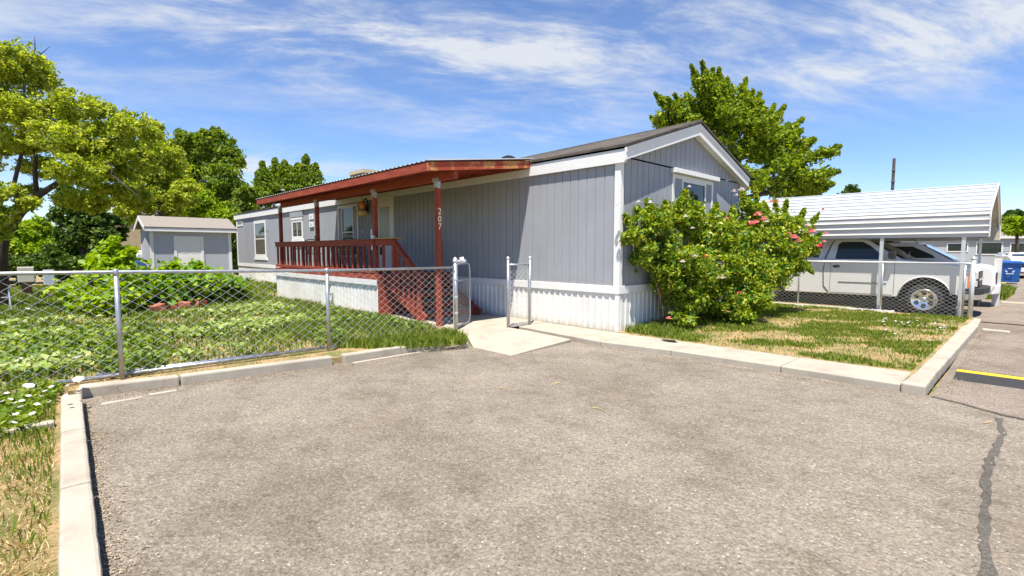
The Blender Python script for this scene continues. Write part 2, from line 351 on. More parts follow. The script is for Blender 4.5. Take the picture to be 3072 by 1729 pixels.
M['grass'] = leafmat('grass_blades', [(.07, .14, .012), (.18, .26, .025), (.34, .37, .07)], .35)
M['straw'] = leafmat('dry_straw', [(.32, .22, .09), (.52, .38, .17), (.62, .5, .27)], .2)

# ------------------------------------------------------------------ the ground
def sheet(name, pts, z, m, th=None, rough_edge=0):
    mb = MB()
    if th: mb.prism([(x, y, z - th) for x, y in pts], (0, 0, th))
    else: mb.add([(x, y, z) for x, y in pts], [tuple(range(len(pts)))])
    o = mb.build(name, m); o['kind'] = 'structure'; return o
def ccw(p):
    a = sum(p[i][0] * p[(i + 1) % len(p)][1] - p[(i + 1) % len(p)][0] * p[i][1] for i in range(len(p))); return p if a > 0 else p[::-1]
sheet('terrain', [(-1500, -1500), (1500, -1500), (1500, 1500), (-1500, 1500)], -.16, M['soil'])
g = MB()
for poly in ([(-120, -90), (-1.9, -90), (-1.9, -7.64), (-1.68, -6.0), (-1.49, -4.6), (-1.46, -2.9), (-1.75, -2.3), (-1.75, 120), (-120, 120)], [(-1.9, -90), (40, -90), (40, -7.66), (2.2, -7.60), (-1.9, -7.46)],
             [(-1.75, -.35), (4.42, -.35), (4.42, 7.35), (-1.75, 7.35)], [(-1.75, 7.35), (2.0, 7.35), (2.0, 120), (-1.75, 120)], [(13, -7.6), (40, -7.6), (40, 120), (13, 120)],
             [(2, 14.6), (4.42, 14.6), (4.42, 24), (2, 24)]):
    g.prism([(x, y, -.15) for x, y in poly], (0, 0, .15))
o = g.build('ground', M['soil']); o['kind'] = 'structure'
sheet('driveway', [(-2.0, -7.7), (13, -7.7), (13, -1.3), (5.3, -1.12), (4.9, -.95), (4.5, -.7), (-2.0, -.4)], -.08, M['asphalt'])
sheet('road', [(4.5, -2.2), (13, -2.2), (13, 150), (4.5, 150)], -.088, M['road'])
r2 = sheet('carport_slab', [(-3.2, 7.3), (5.2, 7.3), (5.2, 14.4), (-3.2, 14.4)], -.07, M['road'])
# dark joint between the two asphalts and the tar-filled crack
def strip(name, pts, wd, z, m, th=.004):
    mb = MB(); n = len(pts)
    for i in range(n - 1):
        (x0, y0), (x1, y1) = pts[i], pts[i + 1]; d = Vector((x1 - x0, y1 - y0, 0)).normalized(); s_ = Vector((-d.y, d.x, 0)) * wd / 2 * random.uniform(.75, 1.2)
        pass
    L_, R_ = [], []
    for i, (x, y) in enumerate(pts):
        a, b = pts[max(i - 1, 0)], pts[min(i + 1, n - 1)]; d = Vector((b[0] - a[0], b[1] - a[1], 0)).normalized(); h = wd / 2 * random.uniform(.6, 1.25)
        L_.append((x - d.y * h, y + d.x * h, z)); R_.append((x + d.y * h, y - d.x * h, z))
    mb.add(L_ + R_, [(i, i + 1, n + i + 1, n + i) for i in range(n - 1)])
    o = mb.build(name, m); o['kind'] = 'structure'; return o
def densify(pts, step=.08, j=.012):
    out_ = []
    for (x0, y0), (x1, y1) in zip(pts, pts[1:]):
        k = max(1, int(math.hypot(x1 - x0, y1 - y0) / step))
        for i in range(k): t = i / k; out_.append((x0 + (x1 - x0) * t + random.uniform(-j, j), y0 + (y1 - y0) * t + random.uniform(-j, j)))
    return out_ + [pts[-1]]
strip('road_joint', densify([(4.52, -.74), (4.8, -.86), (5.0, -1.0), (5.25, -1.1), (5.8, -1.2), (7, -1.25), (12, -1.4)]), .05, -.074, M['tar'])
strip('tar_crack', densify([(5.05, -1.2), (5.09, -1.75), (5.05, -2.2), (5.03, -2.9), (5.05, -3.5), (5.08, -4.1), (5.11, -4.7), (5.06, -6)]), .052, -.0745, M['tar'])
# kerbs, walkway and path slabs
def kerb(name, pts_in, pts_out, z0, z1, m=M['concrete'], bev=.02):
    mb = MB(); poly = ccw(pts_in + pts_out[::-1]); pl = []
    for (ax, ay), (bx, by) in zip(poly, poly[1:] + poly[:1]):
        k = max(1, int(math.hypot(bx - ax, by - ay) / .11))
        for i in range(k): pl.append((ax + (bx - ax) * i / k + random.uniform(-.002, .002), ay + (by - ay) * i / k + random.uniform(-.002, .002)))
    mb.prism([(x, y, z0) for x, y in pl], (0, 0, z1 - z0)); o = mb.build(name, m, bevel=bev); o['kind'] = 'structure'; return o
for i, (x0, x1) in enumerate(((-1.5, -.18), (-.165, 1.10), (1.115, 2.35), (2.365, 6.2))): kerb('kerb', [(x0, -7.58 - .035 * x0), (x1, -7.58 - .035 * x1)], [(x0, -7.425 - .037 * x0), (x1, -7.425 - .037 * x1)], -.12, .045)
kerb('kerb', [(-1.98, -7.36), (-1.76, -6.5)], [(-1.80, -7.38), (-1.63, -6.5)], -.12, .04)
kerb('kerb', [(-1.76, -6.485), (-1.56, -4.75)], [(-1.63, -6.485), (-1.42, -4.75)], -.12, .04)
kerb('kerb', [(-1.54, -4.6), (-1.50, -2.93)], [(-1.40, -4.6), (-1.36, -2.93)], -.12, .04)
kerb('gutter_strip', [(-1.42, -7.22), (-1.42, -6.88)], [(-1.33, -7.24), (-1.36, -6.88)], -.12, -.072, bev=.004)
kerb('gutter_strip', [(-1.47, -6.82), (-1.46, -6.56)], [(-1.40, -6.82), (-1.40, -6.57)], -.12, -.070, bev=.004)
kerb('gutter_strip', [(-1.37, -4.5), (-1.35, -2.75)], [(-1.30, -4.5), (-1.27, -2.75)], -.12, -.070, bev=.004)
kerb('edging', [(-.58, -12), (-.60, -7.6)], [(-.46, -12), (-.48, -7.6)], -.05, .05, bev=.006)
kerb('kerb', [(4.28, 0.05), (4.34, 5.45)], [(4.46, 0.05), (4.55, 5.45)], -.12, .03)
kerb('kerb', [(4.24, -.76), (4.28, .035)], [(4.46, -.76), (4.46, .035)], -.12, .03)
kerb('kerb', [(4.36, 5.47), (4.40, 7.15)], [(4.55, 5.47), (4.52, 7.15)], -.12, .01)
kerb('gutter_strip', [(4.60, 5.7), (4.60, 5.95)], [(5.0, 5.62), (5.0, 5.85)], -.12, -.05)
kerb('gutter_strip', [(4.66, 13.2), (4.66, 13.6)], [(5.2, 13.2), (5.2, 13.6)], -.12, -.05)
for x0, x1, ya, yb, yc, yd in ((-1.74, .35, -.83, -1.02, -.06, -.06), (.36, 1.5, -1.02, -.84, -.06, -.04), (1.51, 3.0, -.84, -.77, -.03, .0), (3.01, 4.235, -.77, -.75, .0, .05)):
    mb = MB(); mb.prism([(x, y, -.12) for x, y in ((x0, ya), (x1, yb), (x1, yd), (x0, yc))], (0, 0, .125)); o = mb.build('walkway', M['concrete'], bevel=.012); o['kind'] = 'structure'
sl_ = MB(); sl_.add([(-1.0, -2.6, -.07), (-.13, -2.58, -.07), (-.22, -1.06, -.03), (-1.3, -1.1, .012), (-1.555, -2.28, .012)] + [(-1.0, -2.6, -.12), (-.13, -2.58, -.12), (-.22, -1.06, -.12), (-1.3, -1.1, -.12), (-1.555, -2.28, -.12)], [(4, 3, 2, 1, 0), (0, 1, 6, 5), (1, 2, 7, 6), (2, 3, 8, 7), (3, 4, 9, 8), (4, 0, 5, 9)]); o = sl_.build('path', M['concrete']); o['kind'] = 'structure'
for poly in ([(-1.56, -2.3), (-1.31, -1.12), (-1.75, -1.1), (-1.75, -.06), (-2.6, -.06), (-2.6, -2.05)], [(-2.61, -.06), (-4.9, -.06), (-4.9, -1.9), (-3.0, -2.1), (-2.61, -2.05)]):
    mb = MB(); mb.prism([(x, y, -.12) for x, y in ccw(poly)], (0, 0, .135)); o = mb.build('path', M['concrete'], bevel=.008); o['kind'] = 'structure'
# a worn sandy patch beside the deck's far end
sheet('path', [(-16, -3.4), (-11.6, -2.3), (-11.6, -1.9), (-13, -1.7), (-17, -2.6)], .012, mat('sandy_dirt', (.56, .43, .27), .95, noise=.25, nscale=8))
hb = MB(); hp = []
for i in range(60):
    a = i / 59; x = -1400 + 2800 * a; hp.append((x, 1300, 20 + 26 * math.sin(i * .37) + 16 * math.sin(i * .83 + 1) + 9 * math.sin(i * 1.9)))
n = len(hp); hb.add([(x, y, -1) for x, y, z in hp] + [(x, y + 90, z + 45) for x, y, z in hp] + [(x, y + 260, -1) for x, y, z in hp], [(i, i + 1, n + i + 1, n + i) for i in range(n - 1)] + [(n + i, n + i + 1, 2 * n + i + 1, 2 * n + i) for i in range(n - 1)])
o = hb.build('hills', M['hill'], smooth=True); o['kind'] = 'structure'

# ------------------------------------------------------------------ the mobile home
HW, HL = 5.36, 23.1
RID = HW / 2
def roofz(y, top=4.19, eave=3.315): return top - (top - eave) * abs(y - RID) / (RID + .09)
RT = 3.80   # the ridge sinks towards the far end
def slab(mb, ax, s0, s1, z0, z1, d0, d1):
    "box on a wall: ax 'L' long wall (s = x, outwards = -y), ax 'G' gable end (s = y, outwards = +x)"
    return mb.box(s0, s1, -d0, -d1, z0, z1) if ax == 'L' else mb.box(d0, d1, s0, s1, z0, z1)
def grooved(mb, ax, s0, s1, z0, ztop, pitch=.2032, gw=.018, gd=.014, d=0, ph=0):
    if s0 > s1: s0, s1 = s1, s0
    st = [(s0, 0)]; s = s0 + pitch * (1 - ph)
    while s < s1 - gw: st += [(s, 0), (s + .003, -gd), (s + gw - .003, -gd), (s + gw, 0)]; s += pitch
    st.append((s1, 0)); vs = []; fs = []
    f = ztop if callable(ztop) else (lambda q: ztop)
    for q, dd in st:
        for z in (z0, f(q)): vs.append((q, -(d + dd), z) if ax == 'L' else (d + dd, q, z))
    for i in range(len(st) - 1): fs.append((2 * i, 2 * i + 2, 2 * i + 3, 2 * i + 1))
    mb.add(vs, fs)
def ribbed(mb, ax, s0, s1, z0, z1, pitch=.15, d=.0, rd=.016):
    st = []; s = min(s0, s1); e = max(s0, s1)
    while s < e: st += [(s, 0), (s + pitch * .55, 0), (s + pitch * .66, rd), (s + pitch * .88, rd)]; s += pitch
    st = [q for q in st if q[0] < e] + [(e, 0)]; vs = []; fs = []
    for q, dd in st:
        for z in (z0, z1): vs.append((q, -(d + dd), z) if ax == 'L' else (d + dd, q, z))
    for i in range(len(st) - 1): fs.append((2 * i, 2 * i + 2, 2 * i + 3, 2 * i + 1))
    mb.add(vs, fs)
H = thing('mobile_home', 'long grey mobile home with white trim, brown shingle roof and white ribbed skirting', 'house', (0, 0, 0))
mb = MB()
grooved(mb, 'L', -HL, 0, .80, 3.15); grooved(mb, 'G', 0, HW, .80, 3.165, ph=.3); grooved(mb, 'G', 0, HW, 3.19, lambda y: roofz(y) - .12, d=.012, ph=.3)
mb.add([(-HL, 0, .8), (-HL, HW, .8), (-HL, HW, 3.15), (-HL, RID, RT - .2), (-HL, 0, 3.15), (0, HW, .8), (0, HW, 3.15)], [(0, 4, 3, 2, 1), (1, 2, 6, 5)])
mb.box(-HL + .3, -.05, .05, HW - .05, .2, 3.1)
mb.build('wall', M['siding'], H)
mb = MB(); ribbed(mb, 'L', -HL, .0, -.02, .71, d=-.01); ribbed(mb, 'G', 0, HW, -.02, .71, d=-.01)
mb.add([(-HL, 0, -.02), (-HL, HW, -.02), (-HL, HW, .8), (-HL, 0, .8), (0, HW, -.02), (0, HW, .8)], [(0, 3, 2, 1), (1, 2, 5, 4)])
mb.build('skirting', M['skirt'], H)
mb = MB(); slab(mb, 'L', -HL - .02, .028, .70, .845, 0, .028); slab(mb, 'G', .0, HW + .02, .70, .845, 0, .028)
slab(mb, 'L', -HL, .022, -.02, .0, 0, .03); slab(mb, 'L', -.06, .017, 0, .70, .006, .018); slab(mb, 'G', -.016, .05, 0, .70, .004, .018)
mb.build('skirting_trim', M['white'], H, bevel=.004)
mb = MB(); slab(mb, 'L', -.10, .024, .846, 3.08, 0, .024); slab(mb, 'G', .0, .085, .846, 3.10, 0, .024); mb.build('corner_trim', M['white'], H, bevel=.003)
mb = MB(); slab(mb, 'G', HW - .09, HW + .02, .846, 3.12, .001, .026); mb.build('corner_trim', M['white'], H, bevel=.003)
mb = MB(); slab(mb, 'L', -HL - .02, -HL + .09, .846, 3.1, 0, .024); mb.build('corner_trim', M['white'], H, bevel=.003)
mb = MB(); mb.box(-HL - .14, .135, -.065, -.03, 3.045, 3.285); mb.box(-HL - .14, .135, HW + .03, HW + .065, 3.045, 3.285); mb.box(-HL - .1, .13, -.03, .01, 3.06, 3.10)
mb.build('fascia', M['white'], H, bevel=.004)
for sx in (.172, -HL - .13):
    mb = MB()
    for y0, y1 in ((-.085, RID), (HW + .085, RID)):
        zz0, zz1 = roofz(y0) - .02, roofz(y1) - .02 - (0 if sx > 0 else 4.19 - RT); mb.prism([(sx, y0, zz0 - .215), (sx, y0, zz0), (sx, y1, zz1), (sx, y1, zz1 - .235)], (-.03, 0, 0))
    for y0, y1 in ((-.07, RID), (HW + .07, RID)):
        zz0, zz1 = roofz(y0) - .02, roofz(y1) - .02
        if sx > 0: mb.prism([(.188, y0 - (.015 if y0 < 1 else -.015), zz0 - .085), (.188, y0 - (.015 if y0 < 1 else -.015), zz0), (.188, y1, zz1), (.188, y1, zz1 - .09)], (-.017, 0, 0))
    mb.build('rake_board', M['white'], H)
mb = MB()
for y0, y1 in ((-.06, RID), (HW + .06, RID)):
    mb.prism([(.141, y0, roofz(y0) - .225), (.141, y0, roofz(y0) - .2), (.141, y1, roofz(y1) - .2), (.141, y1, roofz(y1) - .225)], (-.139, 0, 0))
mb.build('soffit', M['white'], H)
rf = MB()
for y0, sgn in ((-.09, 1), (HW + .09, -1)):
    zz0 = roofz(y0); xe = -HL - .19
    rf.add([(.215, y0, zz0), (.215, y0, zz0 + .045), (.215, RID, 4.235), (.215, RID, 4.19), (xe, y0, zz0), (xe, y0, zz0 + .045), (xe, RID, RT + .045), (xe, RID, RT)], [(0, 1, 2, 3), (7, 6, 5, 4), (0, 4, 5, 1), (1, 5, 6, 2), (2, 6, 7, 3), (3, 7, 4, 0)])
rf.tube([(.215, RID, 4.225), (-HL - .18, RID, RT + .035)], .035, 8)
roof = rf.build('roof', M['shingle'], H)
for x, y in ((-3.9, .95), (-10.6, 1.4)):
    v = MB(); v.lathe([(.14, 0), (.14, .05), (.17, .06), (.17, .11), (.08, .15)], (x, y, roofz(y) + .03), 14); v.build('roof_vent', M['black'], roof, smooth=False)
def window(ax, s0, s1, z0, z1, fr=.09, strips=0, mull_h=None, mull_v=None, blind=None, name='window', par=None, proud=.02):
    par = par or H; f = MB(); a, b = s0, s1
    for q0, q1, r0, r1 in ((a, a + fr, z0, z1), (b - fr, b, z0, z1), (a + fr, b - fr, z1 - fr, z1), (a + fr, b - fr, z0, z0 + fr)): slab(f, ax, q0, q1, r0, r1, .0, proud)
    W_ = f.build(name, M['white'], par, bevel=.003)
    if strips:
        for q0 in (a + fr, b - fr - strips):
            st = MB(); slab(st, ax, q0 + .001, q0 + strips - .001, z0 + fr, z1 - fr, .0, proud * .4); st.build('shutter', M['siding'], W_)
        a += fr + strips; b -= fr + strips
        f2 = MB()
        for q0, q1, r0, r1 in ((a, a + fr * .6, z0 + fr, z1 - fr), (b - fr * .6, b, z0 + fr, z1 - fr), (a + fr * .6, b - fr * .6, z1 - fr * 1.6, z1 - fr), (a + fr * .6, b - fr * .6, z0 + fr, z0 + fr * 1.6)): slab(f2, ax, q0, q1, r0, r1, .0, proud * 1.4)
        f2.build('frame', M['white'], W_, bevel=.003); gl = (a + fr * .6, b - fr * .6, z0 + fr * 1.6, z1 - fr * 1.6)
    else: gl = (a + fr, b - fr, z0 + fr, z1 - fr)
    gm = MB(); slab(gm, ax, gl[0], gl[1], gl[2], gl[3], -.01, .004); gm.build('glass', M['glass'], W_)
    sa = MB()
    if mull_h: zz_ = gl[2] + (gl[3] - gl[2]) * mull_h; slab(sa, ax, gl[0], gl[1], zz_ - .022, zz_ + .022, .0045, proud * .8)
    if mull_v: ss = gl[0] + (gl[1] - gl[0]) * mull_v; slab(sa, ax, ss - .015, ss + .015, gl[2], gl[3], .0045, proud * .75)
    if sa.v: sa.build('sash', M['white'], W_)
    if blind:
        bl = MB(); q = gl[2] + (gl[3] - gl[2]) * blind[0]; top = gl[2] + (gl[3] - gl[2]) * blind[1]
        while q < top: slab(bl, ax, gl[0] + .01, gl[1] - .01, q, q + .014, .0042, .007); q += .026
        bl.build('blind', M['blind'], W_)
    return W_
window('L', -20.35, -18.75, 1.18, 2.86, .13, mull_h=.5)
s = MB(); s.prism([(-20.5, -.03, 1.05), (-18.62, -.03, 1.05), (-18.72, -.03, 1.18), (-20.38, -.03, 1.18)], (0, .028, 0)); s.build('window_sill', M['white'], H)
w2 = window('L', -15.62, -14.5, 1.95, 2.70, .10, mull_v=.5)
s = MB(); s.prism([(-15.75, -.03, 1.62), (-14.3, -.03, 1.62), (-14.5, -.03, 1.95), (-15.62, -.03, 1.95)], (0, .028, 0)); s.build('window_sill', M['white'], H)
s = MB(); slab(s, 'L', -15.66, -14.46, 2.70, 2.82, .0, .035); s.build('window_header', M['white'], H)
s = MB(); slab(s, 'L', -15.7, -14.42, 2.82, 3.04, .0, .05); s.build('header_panel', M['siding'], H)
s = MB(); slab(s, 'L', -18.72, -18.35, 2.35, 2.92, .0, .01); s.build('header_panel', M['siding'], H)
for z in (2.46, 2.75):
    q = MB(); slab(q, 'L', -13.78, -13.42, z - .1, z + .1, 0, .05); v = q.build('wall_vent', M['white'], H, bevel=.006)
    q = MB(); slab(q, 'L', -13.68, -13.52, z - .045, z + .045, .0, .052); q.build('louvre', M['ladder'], v)
window('L', -23.0, -22.1, 2.7, 2.97, .07, name='window', blind=(0, 1))
q = window('L', -11.41, -9.93, 1.28, 3.0, .075, strips=.25, mull_h=.47, blind=(.0, .42))
# gable window with its box header
q = window('G', 1.87, 3.76, 1.30, 3.07, .085, strips=.30, mull_h=None)
s = MB(); slab(s, 'G', 1.80, 3.87, 3.075, 3.17, .0, .12); s.build('window_header', M['white'], H, bevel=.006)
# front door
f = MB()
for q0, q1, r0, r1 in ((-8.80, -8.70, .86, 3.08), (-7.84, -7.74, .86, 3.08), (-8.70, -7.84, 2.97, 3.08)): slab(f, 'L', q0, q1, r0, r1, 0, .03)
f.build('door_frame', M['white'], H, bevel=.003)
d = MB(); slab(d, 'L', -8.69, -7.85, .90, 2.965, -.01, .012)
for q0, q1, r0, r1 in ((-8.55, -7.98, .93, 1.0), (-8.69, -8.58, .9, 2.965), (-7.96, -7.85, .9, 2.965), (-8.58, -7.96, 2.80, 2.965)): slab(d, 'L', q0, q1, r0, r1, .0121, .022)
dr = d.build('door', M['white'], H)
d = MB(); slab(d, 'L', -8.57, -7.97, 1.72, 2.79, .0125, .016); d.build('glass', M['blind'], dr)
d = MB(); slab(d, 'L', -8.57, -7.97, 1.62, 1.70, .0125, .024); d.build('crossbar', M['white'], dr)
d = MB(); slab(d, 'L', -8.57, -8.3, 1.36, 1.60, .0125, .015); d.build('lower_glass', M['glass'], dr)
d = MB(); d.tube([(-7.90, -.02, 1.72), (-7.90, -.06, 1.72), (-7.98, -.06, 1.72)], .012, 6); d.build('handle', M['black'], dr)
# black ring lantern between window and door
lt = thing('wall_lantern', 'black ring-topped metal wall lantern beside the front door', 'lantern', (-9.3, -.02, 2.66))
q = MB(); q.tube([(-9.3 + .14 * math.cos(t), -.07, 2.93 + .17 * math.sin(t)) for t in [i * math.pi / 10 for i in range(21)]], .022, 6, cap=False); q.build('ring', M['black'], lt, smooth=True)
q = MB(); q.lathe([(.04, .25), (.10, .2), (.10, .04), (.05, 0)], (-9.3, -.11, 2.62), 8); q.box(-9.33, -9.27, -.1, 0, 2.7, 2.8); q.build('lamp_body', M['black'], lt)
q = MB(); q.lathe([(.10, .24), (.13, .21), (.03, .30)], (-9.3, -.11, 2.62), 8); q.build('lamp_cap', M['black'], lt)
# evaporative cooler on the roof
ec = thing('rooftop_cooler', 'cream evaporative cooler with louvred sides on the mobile home roof', 'cooler', (-13.3, 2.3, 4.1))
q = MB(); X0, X1, Y0, Y1 = -14.0, -12.9, 1.75, 2.75
q.box(X0 - .03, X1 + .03, Y0 - .03, Y1 + .03, 4.50, 4.64); q.box(X0, X1, Y0, Y1, 3.70, 3.90)
for x in (X0, X1 - .1):
    for y in (Y0, Y1 - .1): q.box(x, x + .1, y, y + .1, 3.90, 4.50)
q.build('casing', M['cream'], ec)
q = MB(); q.box(X0 + .06, X1 - .06, Y0 + .06, Y1 - .06, 3.90, 4.50); q.build('core', M['dark'], ec)
q = MB()
for k in range(9):
    x = X0 + .13 + k * .105; q.box(x, x + .04, Y0 + .02, Y0 + .04, 3.91, 4.49); y = Y0 + .12 + k * .09; q.box(X1 - .04, X1 - .02, y, y + .035, 3.91, 4.49)
q.build('louvre', M['cream'], ec)

# ------------------------------------------------------------------ awning over the deck
AW = thing('porch_awning', 'red timber porch awning with white corrugated metal roof and four red posts', 'awning', (-6.8, -2, 0))
AX0, AX1, AY = -11.35, -2.17, -2.62
def awz(y): return 3.385 + (y / AY) * (3.045 - 3.385)
mb = MB(); nst = int((AX1 - AX0 + .06) / .0375); vs = []; fs = []
for i in range(nst + 1):
    x = AX0 - .03 + i * .0375; dz = .006 if i % 4 < 2 else -.006
    vs += [(x, .03, awz(0) + dz + .03), (x, AY - .012, awz(AY) + dz + .014)]
fs = [(2 * i, 2 * i + 2, 2 * i + 3, 2 * i + 1) for i in range(nst)]
mb.add(vs, fs); mb.add([(x, y, z - .006) for x, y, z in vs], [f_[::-1] for f_ in fs])
mb.box(AX1 - .0, AX1 + .03, AY - .012, .03, 0, .01, Matrix(((1, 0, 0, 0), (0, 1, 0, 0), (0, (3.045 - 3.385) / AY, 1, 3.412), (0, 0, 0, 1))))
mb.build('roof_sheet', M['metalwhite'], AW)
mb = MB(); mb.prism([(AX1, 0, awz(0) - .015), (AX1, AY, awz(AY) - .015), (AX1, AY, awz(AY) - .165), (AX1, 0, awz(0) - .165)], (-.04, 0, 0)); mb.build('rake_board', M['redworn'], AW)
mb = MB(); mb.prism([(AX0, 0, awz(0) - .015), (AX0, AY, awz(AY) - .015), (AX0, AY, awz(AY) - .165), (AX0, 0, awz(0) - .165)], (.04, 0, 0)); mb.build('rake_board', M['red'], AW)
mb = MB(); mb.box(AX0, AX1 - .0405, AY, AY + .04, awz(AY) - .165, awz(AY) - .012); mb.build('fascia', M['red'], AW, bevel=.004)
mb = MB(); mb.box(AX0 + .3, -2.22, -2.02, -1.93, 2.815, 2.965); mb.box(-2.26, -2.219, -2.021, -1.93, 2.966, 3.05); mb.build('beam', M['red'], AW, bevel=.004)
x = AX0 + .55
while x < AX1 - .3:
    mb = MB(); mb.prism([(x, -.03, awz(0) - .03), (x, AY + .05, awz(AY) - .03), (x, AY + .05, awz(AY) - .135), (x, -.03, awz(0) - .135)], (.04, 0, 0)); mb.build('rafter', M['red'], AW); x += .74
mb = MB(); mb.prism([(AX0 + .05, -.01, awz(0) - .02), (AX0 + .05, AY + .05, awz(AY) - .02), (AX0 + .05, AY + .05, awz(AY) - .03), (AX0 + .05, -.01, awz(0) - .03)], (AX1 - AX0 - .1, 0, 0)); mb.build('roof_boards', M['red'], AW)
mb = MB(); mb.box(AX0 + .05, AX1 - .05, -.07, -.066, 3.2, 3.33); mb.build('ledger', M['red'], AW)
posts = []
for i, (x, z0) in enumerate(((-2.8, -.02), (-5.24, .95), (-8.43, .95), (-11.2, .95))):
    mb = MB(); mb.box(x - .05, x + .05, -2.02, -1.93, z0, 2.815); p = mb.build('post', M['red'], AW, bevel=.005); posts.append(p)
    q = MB(); q.box(x - .055, x + .055, -2.026, -2.021, 2.70, 2.86); q.box(x - .11, x + .11, -2.027, -2.022, 2.80, 2.88); q.box(x + .051, x + .055, -2.02, -1.95, 2.68, 2.86); q.build('bracket', M['zinc'], p)
# house number on the near post
for ch, z in (('2', 2.19), ('0', 2.045), ('7', 1.90)):
    cu = bpy.data.curves.new('digit', 'FONT'); cu.body = ch; cu.size = .17; cu.extrude = .003; cu.align_x = 'CENTER'; cu.materials.append(M['digit']); cu.offset = .001
    o = bpy.data.objects.new('digit', bpy.data.meshes.new_from_object(bpy.data.objects.new('tmp', cu))); COL.objects.link(o); o.parent = posts[0]; o_ = ORG[posts[0].name]
    o.location = Vector((-2.745, -1.975, z)) - o_; o.rotation_euler = (R(90), 0, R(90))

# ------------------------------------------------------------------ deck with stairs
DK = thing('porch_deck', 'raised red timber deck with picket railing, white skirting and side stairs', 'deck', (-8, -1, 0))
DX0, DX1, DY = -11.5, -5.05, -2.06
mb = MB(); y = DY
while y < -.06: mb.box(DX0, DX1, y + .003, y + .135, .915, .95); y += .14
mb.build('deck_boards', M['red'], DK)
mb = MB(); mb.box(DX0, DX1 + .02, DY - .03, DY - .001, .83, .948); mb.box(DX1 + .001, DX1 + .03, DY, -.06, .78, .948); mb.build('rim_board', M['red'], DK, bevel=.004)
mb = MB(); ribbed(mb, 'L', DX0, DX1 + .02, -.02, .71, pitch=.18, d=2.06, rd=.01); mb.box(DX0, DX0 + .02, DY, -.1, -.02, .8); mb.build('skirting', M['skirt'], DK)
mb = MB(); mb.box(DX0 - .01, DX1 + .03, DY - .045, DY - .015, .70, .825); mb.build('skirting_trim', M['white'], DK, bevel=.003)
mb = MB(); mb.box(DX1, DX1 + .018, DY, -.08, -.02, .78); mb.build('side_panel', M['red'], DK)
def rail_part(name, p, q, wd, ht, parent=DK, m=M['red']):
    mb = MB(); mb.bar(p, q, wd, ht); return mb.build(name, m, parent, bevel=.003)
rail_part('top_rail', (-11.45, -2.06, 1.665), (-5.14, -2.06, 1.665), .04, .12); rail_part('rail_cap', (-11.47, -2.03, 1.74), (-5.12, -2.03, 1.74), .13, .03)
rail_part('bottom_rail', (-11.45, -2.07, 1.015), (-5.14, -2.07, 1.015), .04, .075)
x = -11.33
while x < -5.35: rail_part('baluster', (x, -2.045, 1.04), (x, -2.045, 1.62), .05, .05); x += .283 if abs(x + 8.62) > .1 else .32
rail_part('top_rail', (-5.12, -2.04, 1.665), (-4.58, -1.88, 1.665), .04, .12); rail_part('rail_cap', (-5.12, -2.02, 1.74), (-4.55, -1.86, 1.74), .11, .03)
rail_part('baluster', (-4.92, -1.96, .85), (-4.92, -1.96, 1.62), .045, .05)
rail_part('top_rail', (-11.45, -2.0, 1.665), (-11.45, -.08, 1.665), .04, .12); rail_part('rail_cap', (-11.45, -2.0, 1.74), (-11.45, -.06, 1.74), .11, .03)
y = -1.86
while y < -.15: rail_part('baluster', (-11.45, y, .95), (-11.45, y, 1.62), .04, .04); y += .17
# stairs run down towards the drive
rail_part('newel', (-4.62, -1.86, .55), (-4.62, -1.86, 1.72), .09, .09); rail_part('newel', (-3.68, -1.84, -.01), (-3.68, -1.84, .96), .09, .09); rail_part('newel', (-5.0, -.34, .7), (-5.0, -.34, 1.73), .08, .08)
rail_part('stair_rail', (-4.62, -1.86, 1.66), (-3.60, -1.84, .85), .045, .11); rail_part('stair_rail_cap', (-4.66, -1.86, 1.745), (-3.56, -1.84, .905), .10, .03)
for t in (.2, .42, .64, .84): rail_part('baluster', (-4.62 + t * .94, -1.88, 1.60 - .8 * t), (-4.62 + t * .94, -1.88, .70 - .72 * t), .04, .045)
for y in (-1.82, -.33): rail_part('stringer', (-5.02, y, .80), (-3.52, y, -.06 + .08), .04, .27)
for k in range(4):
    z = .76 - k * .19; x = -4.86 + k * .34; mb = MB(); mb.box(x - .16, x + .17, -1.79, -.36, z - .035, z); mb.build('tread', M['tread'], DK, bevel=.004)
    mb = MB(); mb.box(x + .13, x + .15, -1.79, -.36, z - .15, z - .036); mb.build('riser', M['red'], DK)
pv = MB(); pv.prism([(-5.0, -2.35, 0), (-4.55, -2.25, 0), (-4.6, -2.0, 0), (-5.0, -2.08, 0)], (0, 0, .05)); tag(pv.build('stepping_stone', M['pinkstone'], bevel=.01), 'flat pink paving stone lying against the white skirting below the deck', 'paving stone')
pv = MB(); pv.lathe([(.06, 0), (.085, .03), (.07, .07), (.03, .09)], (-2.35, -2.25, .0), 9); tag(pv.build('rock', M['pinkstone'], smooth=True), 'small pink rock in the grass under post 207', 'rock')
# things on the rail and the posts
t = thing('rail_tray', 'dark tray lying open on the deck rail beside the post', 'tray', (-4.85, -1.95, 1.757))
mb = MB(); mb.bar((-5.12, -1.97, 1.768), (-4.45, -1.80, 1.768), .3, .018); mb.build('tray_base', M['gourd2'], t); mb = MB(); mb.bar((-5.14, -1.97, 1.786), (-4.5, -1.80, 1.782), .32, .014); mb.build('lid', M['black'], t)
mb = MB(); mb.box(-5.30, -5.285, -2.06, -2.03, 1.5, 1.98); tag(mb.build('thermometer', M['paper']), 'slim white thermometer strip on the deck post by the stairs', 'thermometer')
mb = MB(); mb.box(-5.27, -5.17, -2.062, -2.025, 1.76, 1.83); s_ = mb.build('switch_box', M['paper'], bevel=.006); tag(s_, 'small white electrical box on the deck corner post above the rail', 'electrical box')
mb = MB(); mb.box(-5.225, -5.215, -2.066, -2.0625, 1.79, 1.80); mb.build('switch', M['black'], s_)
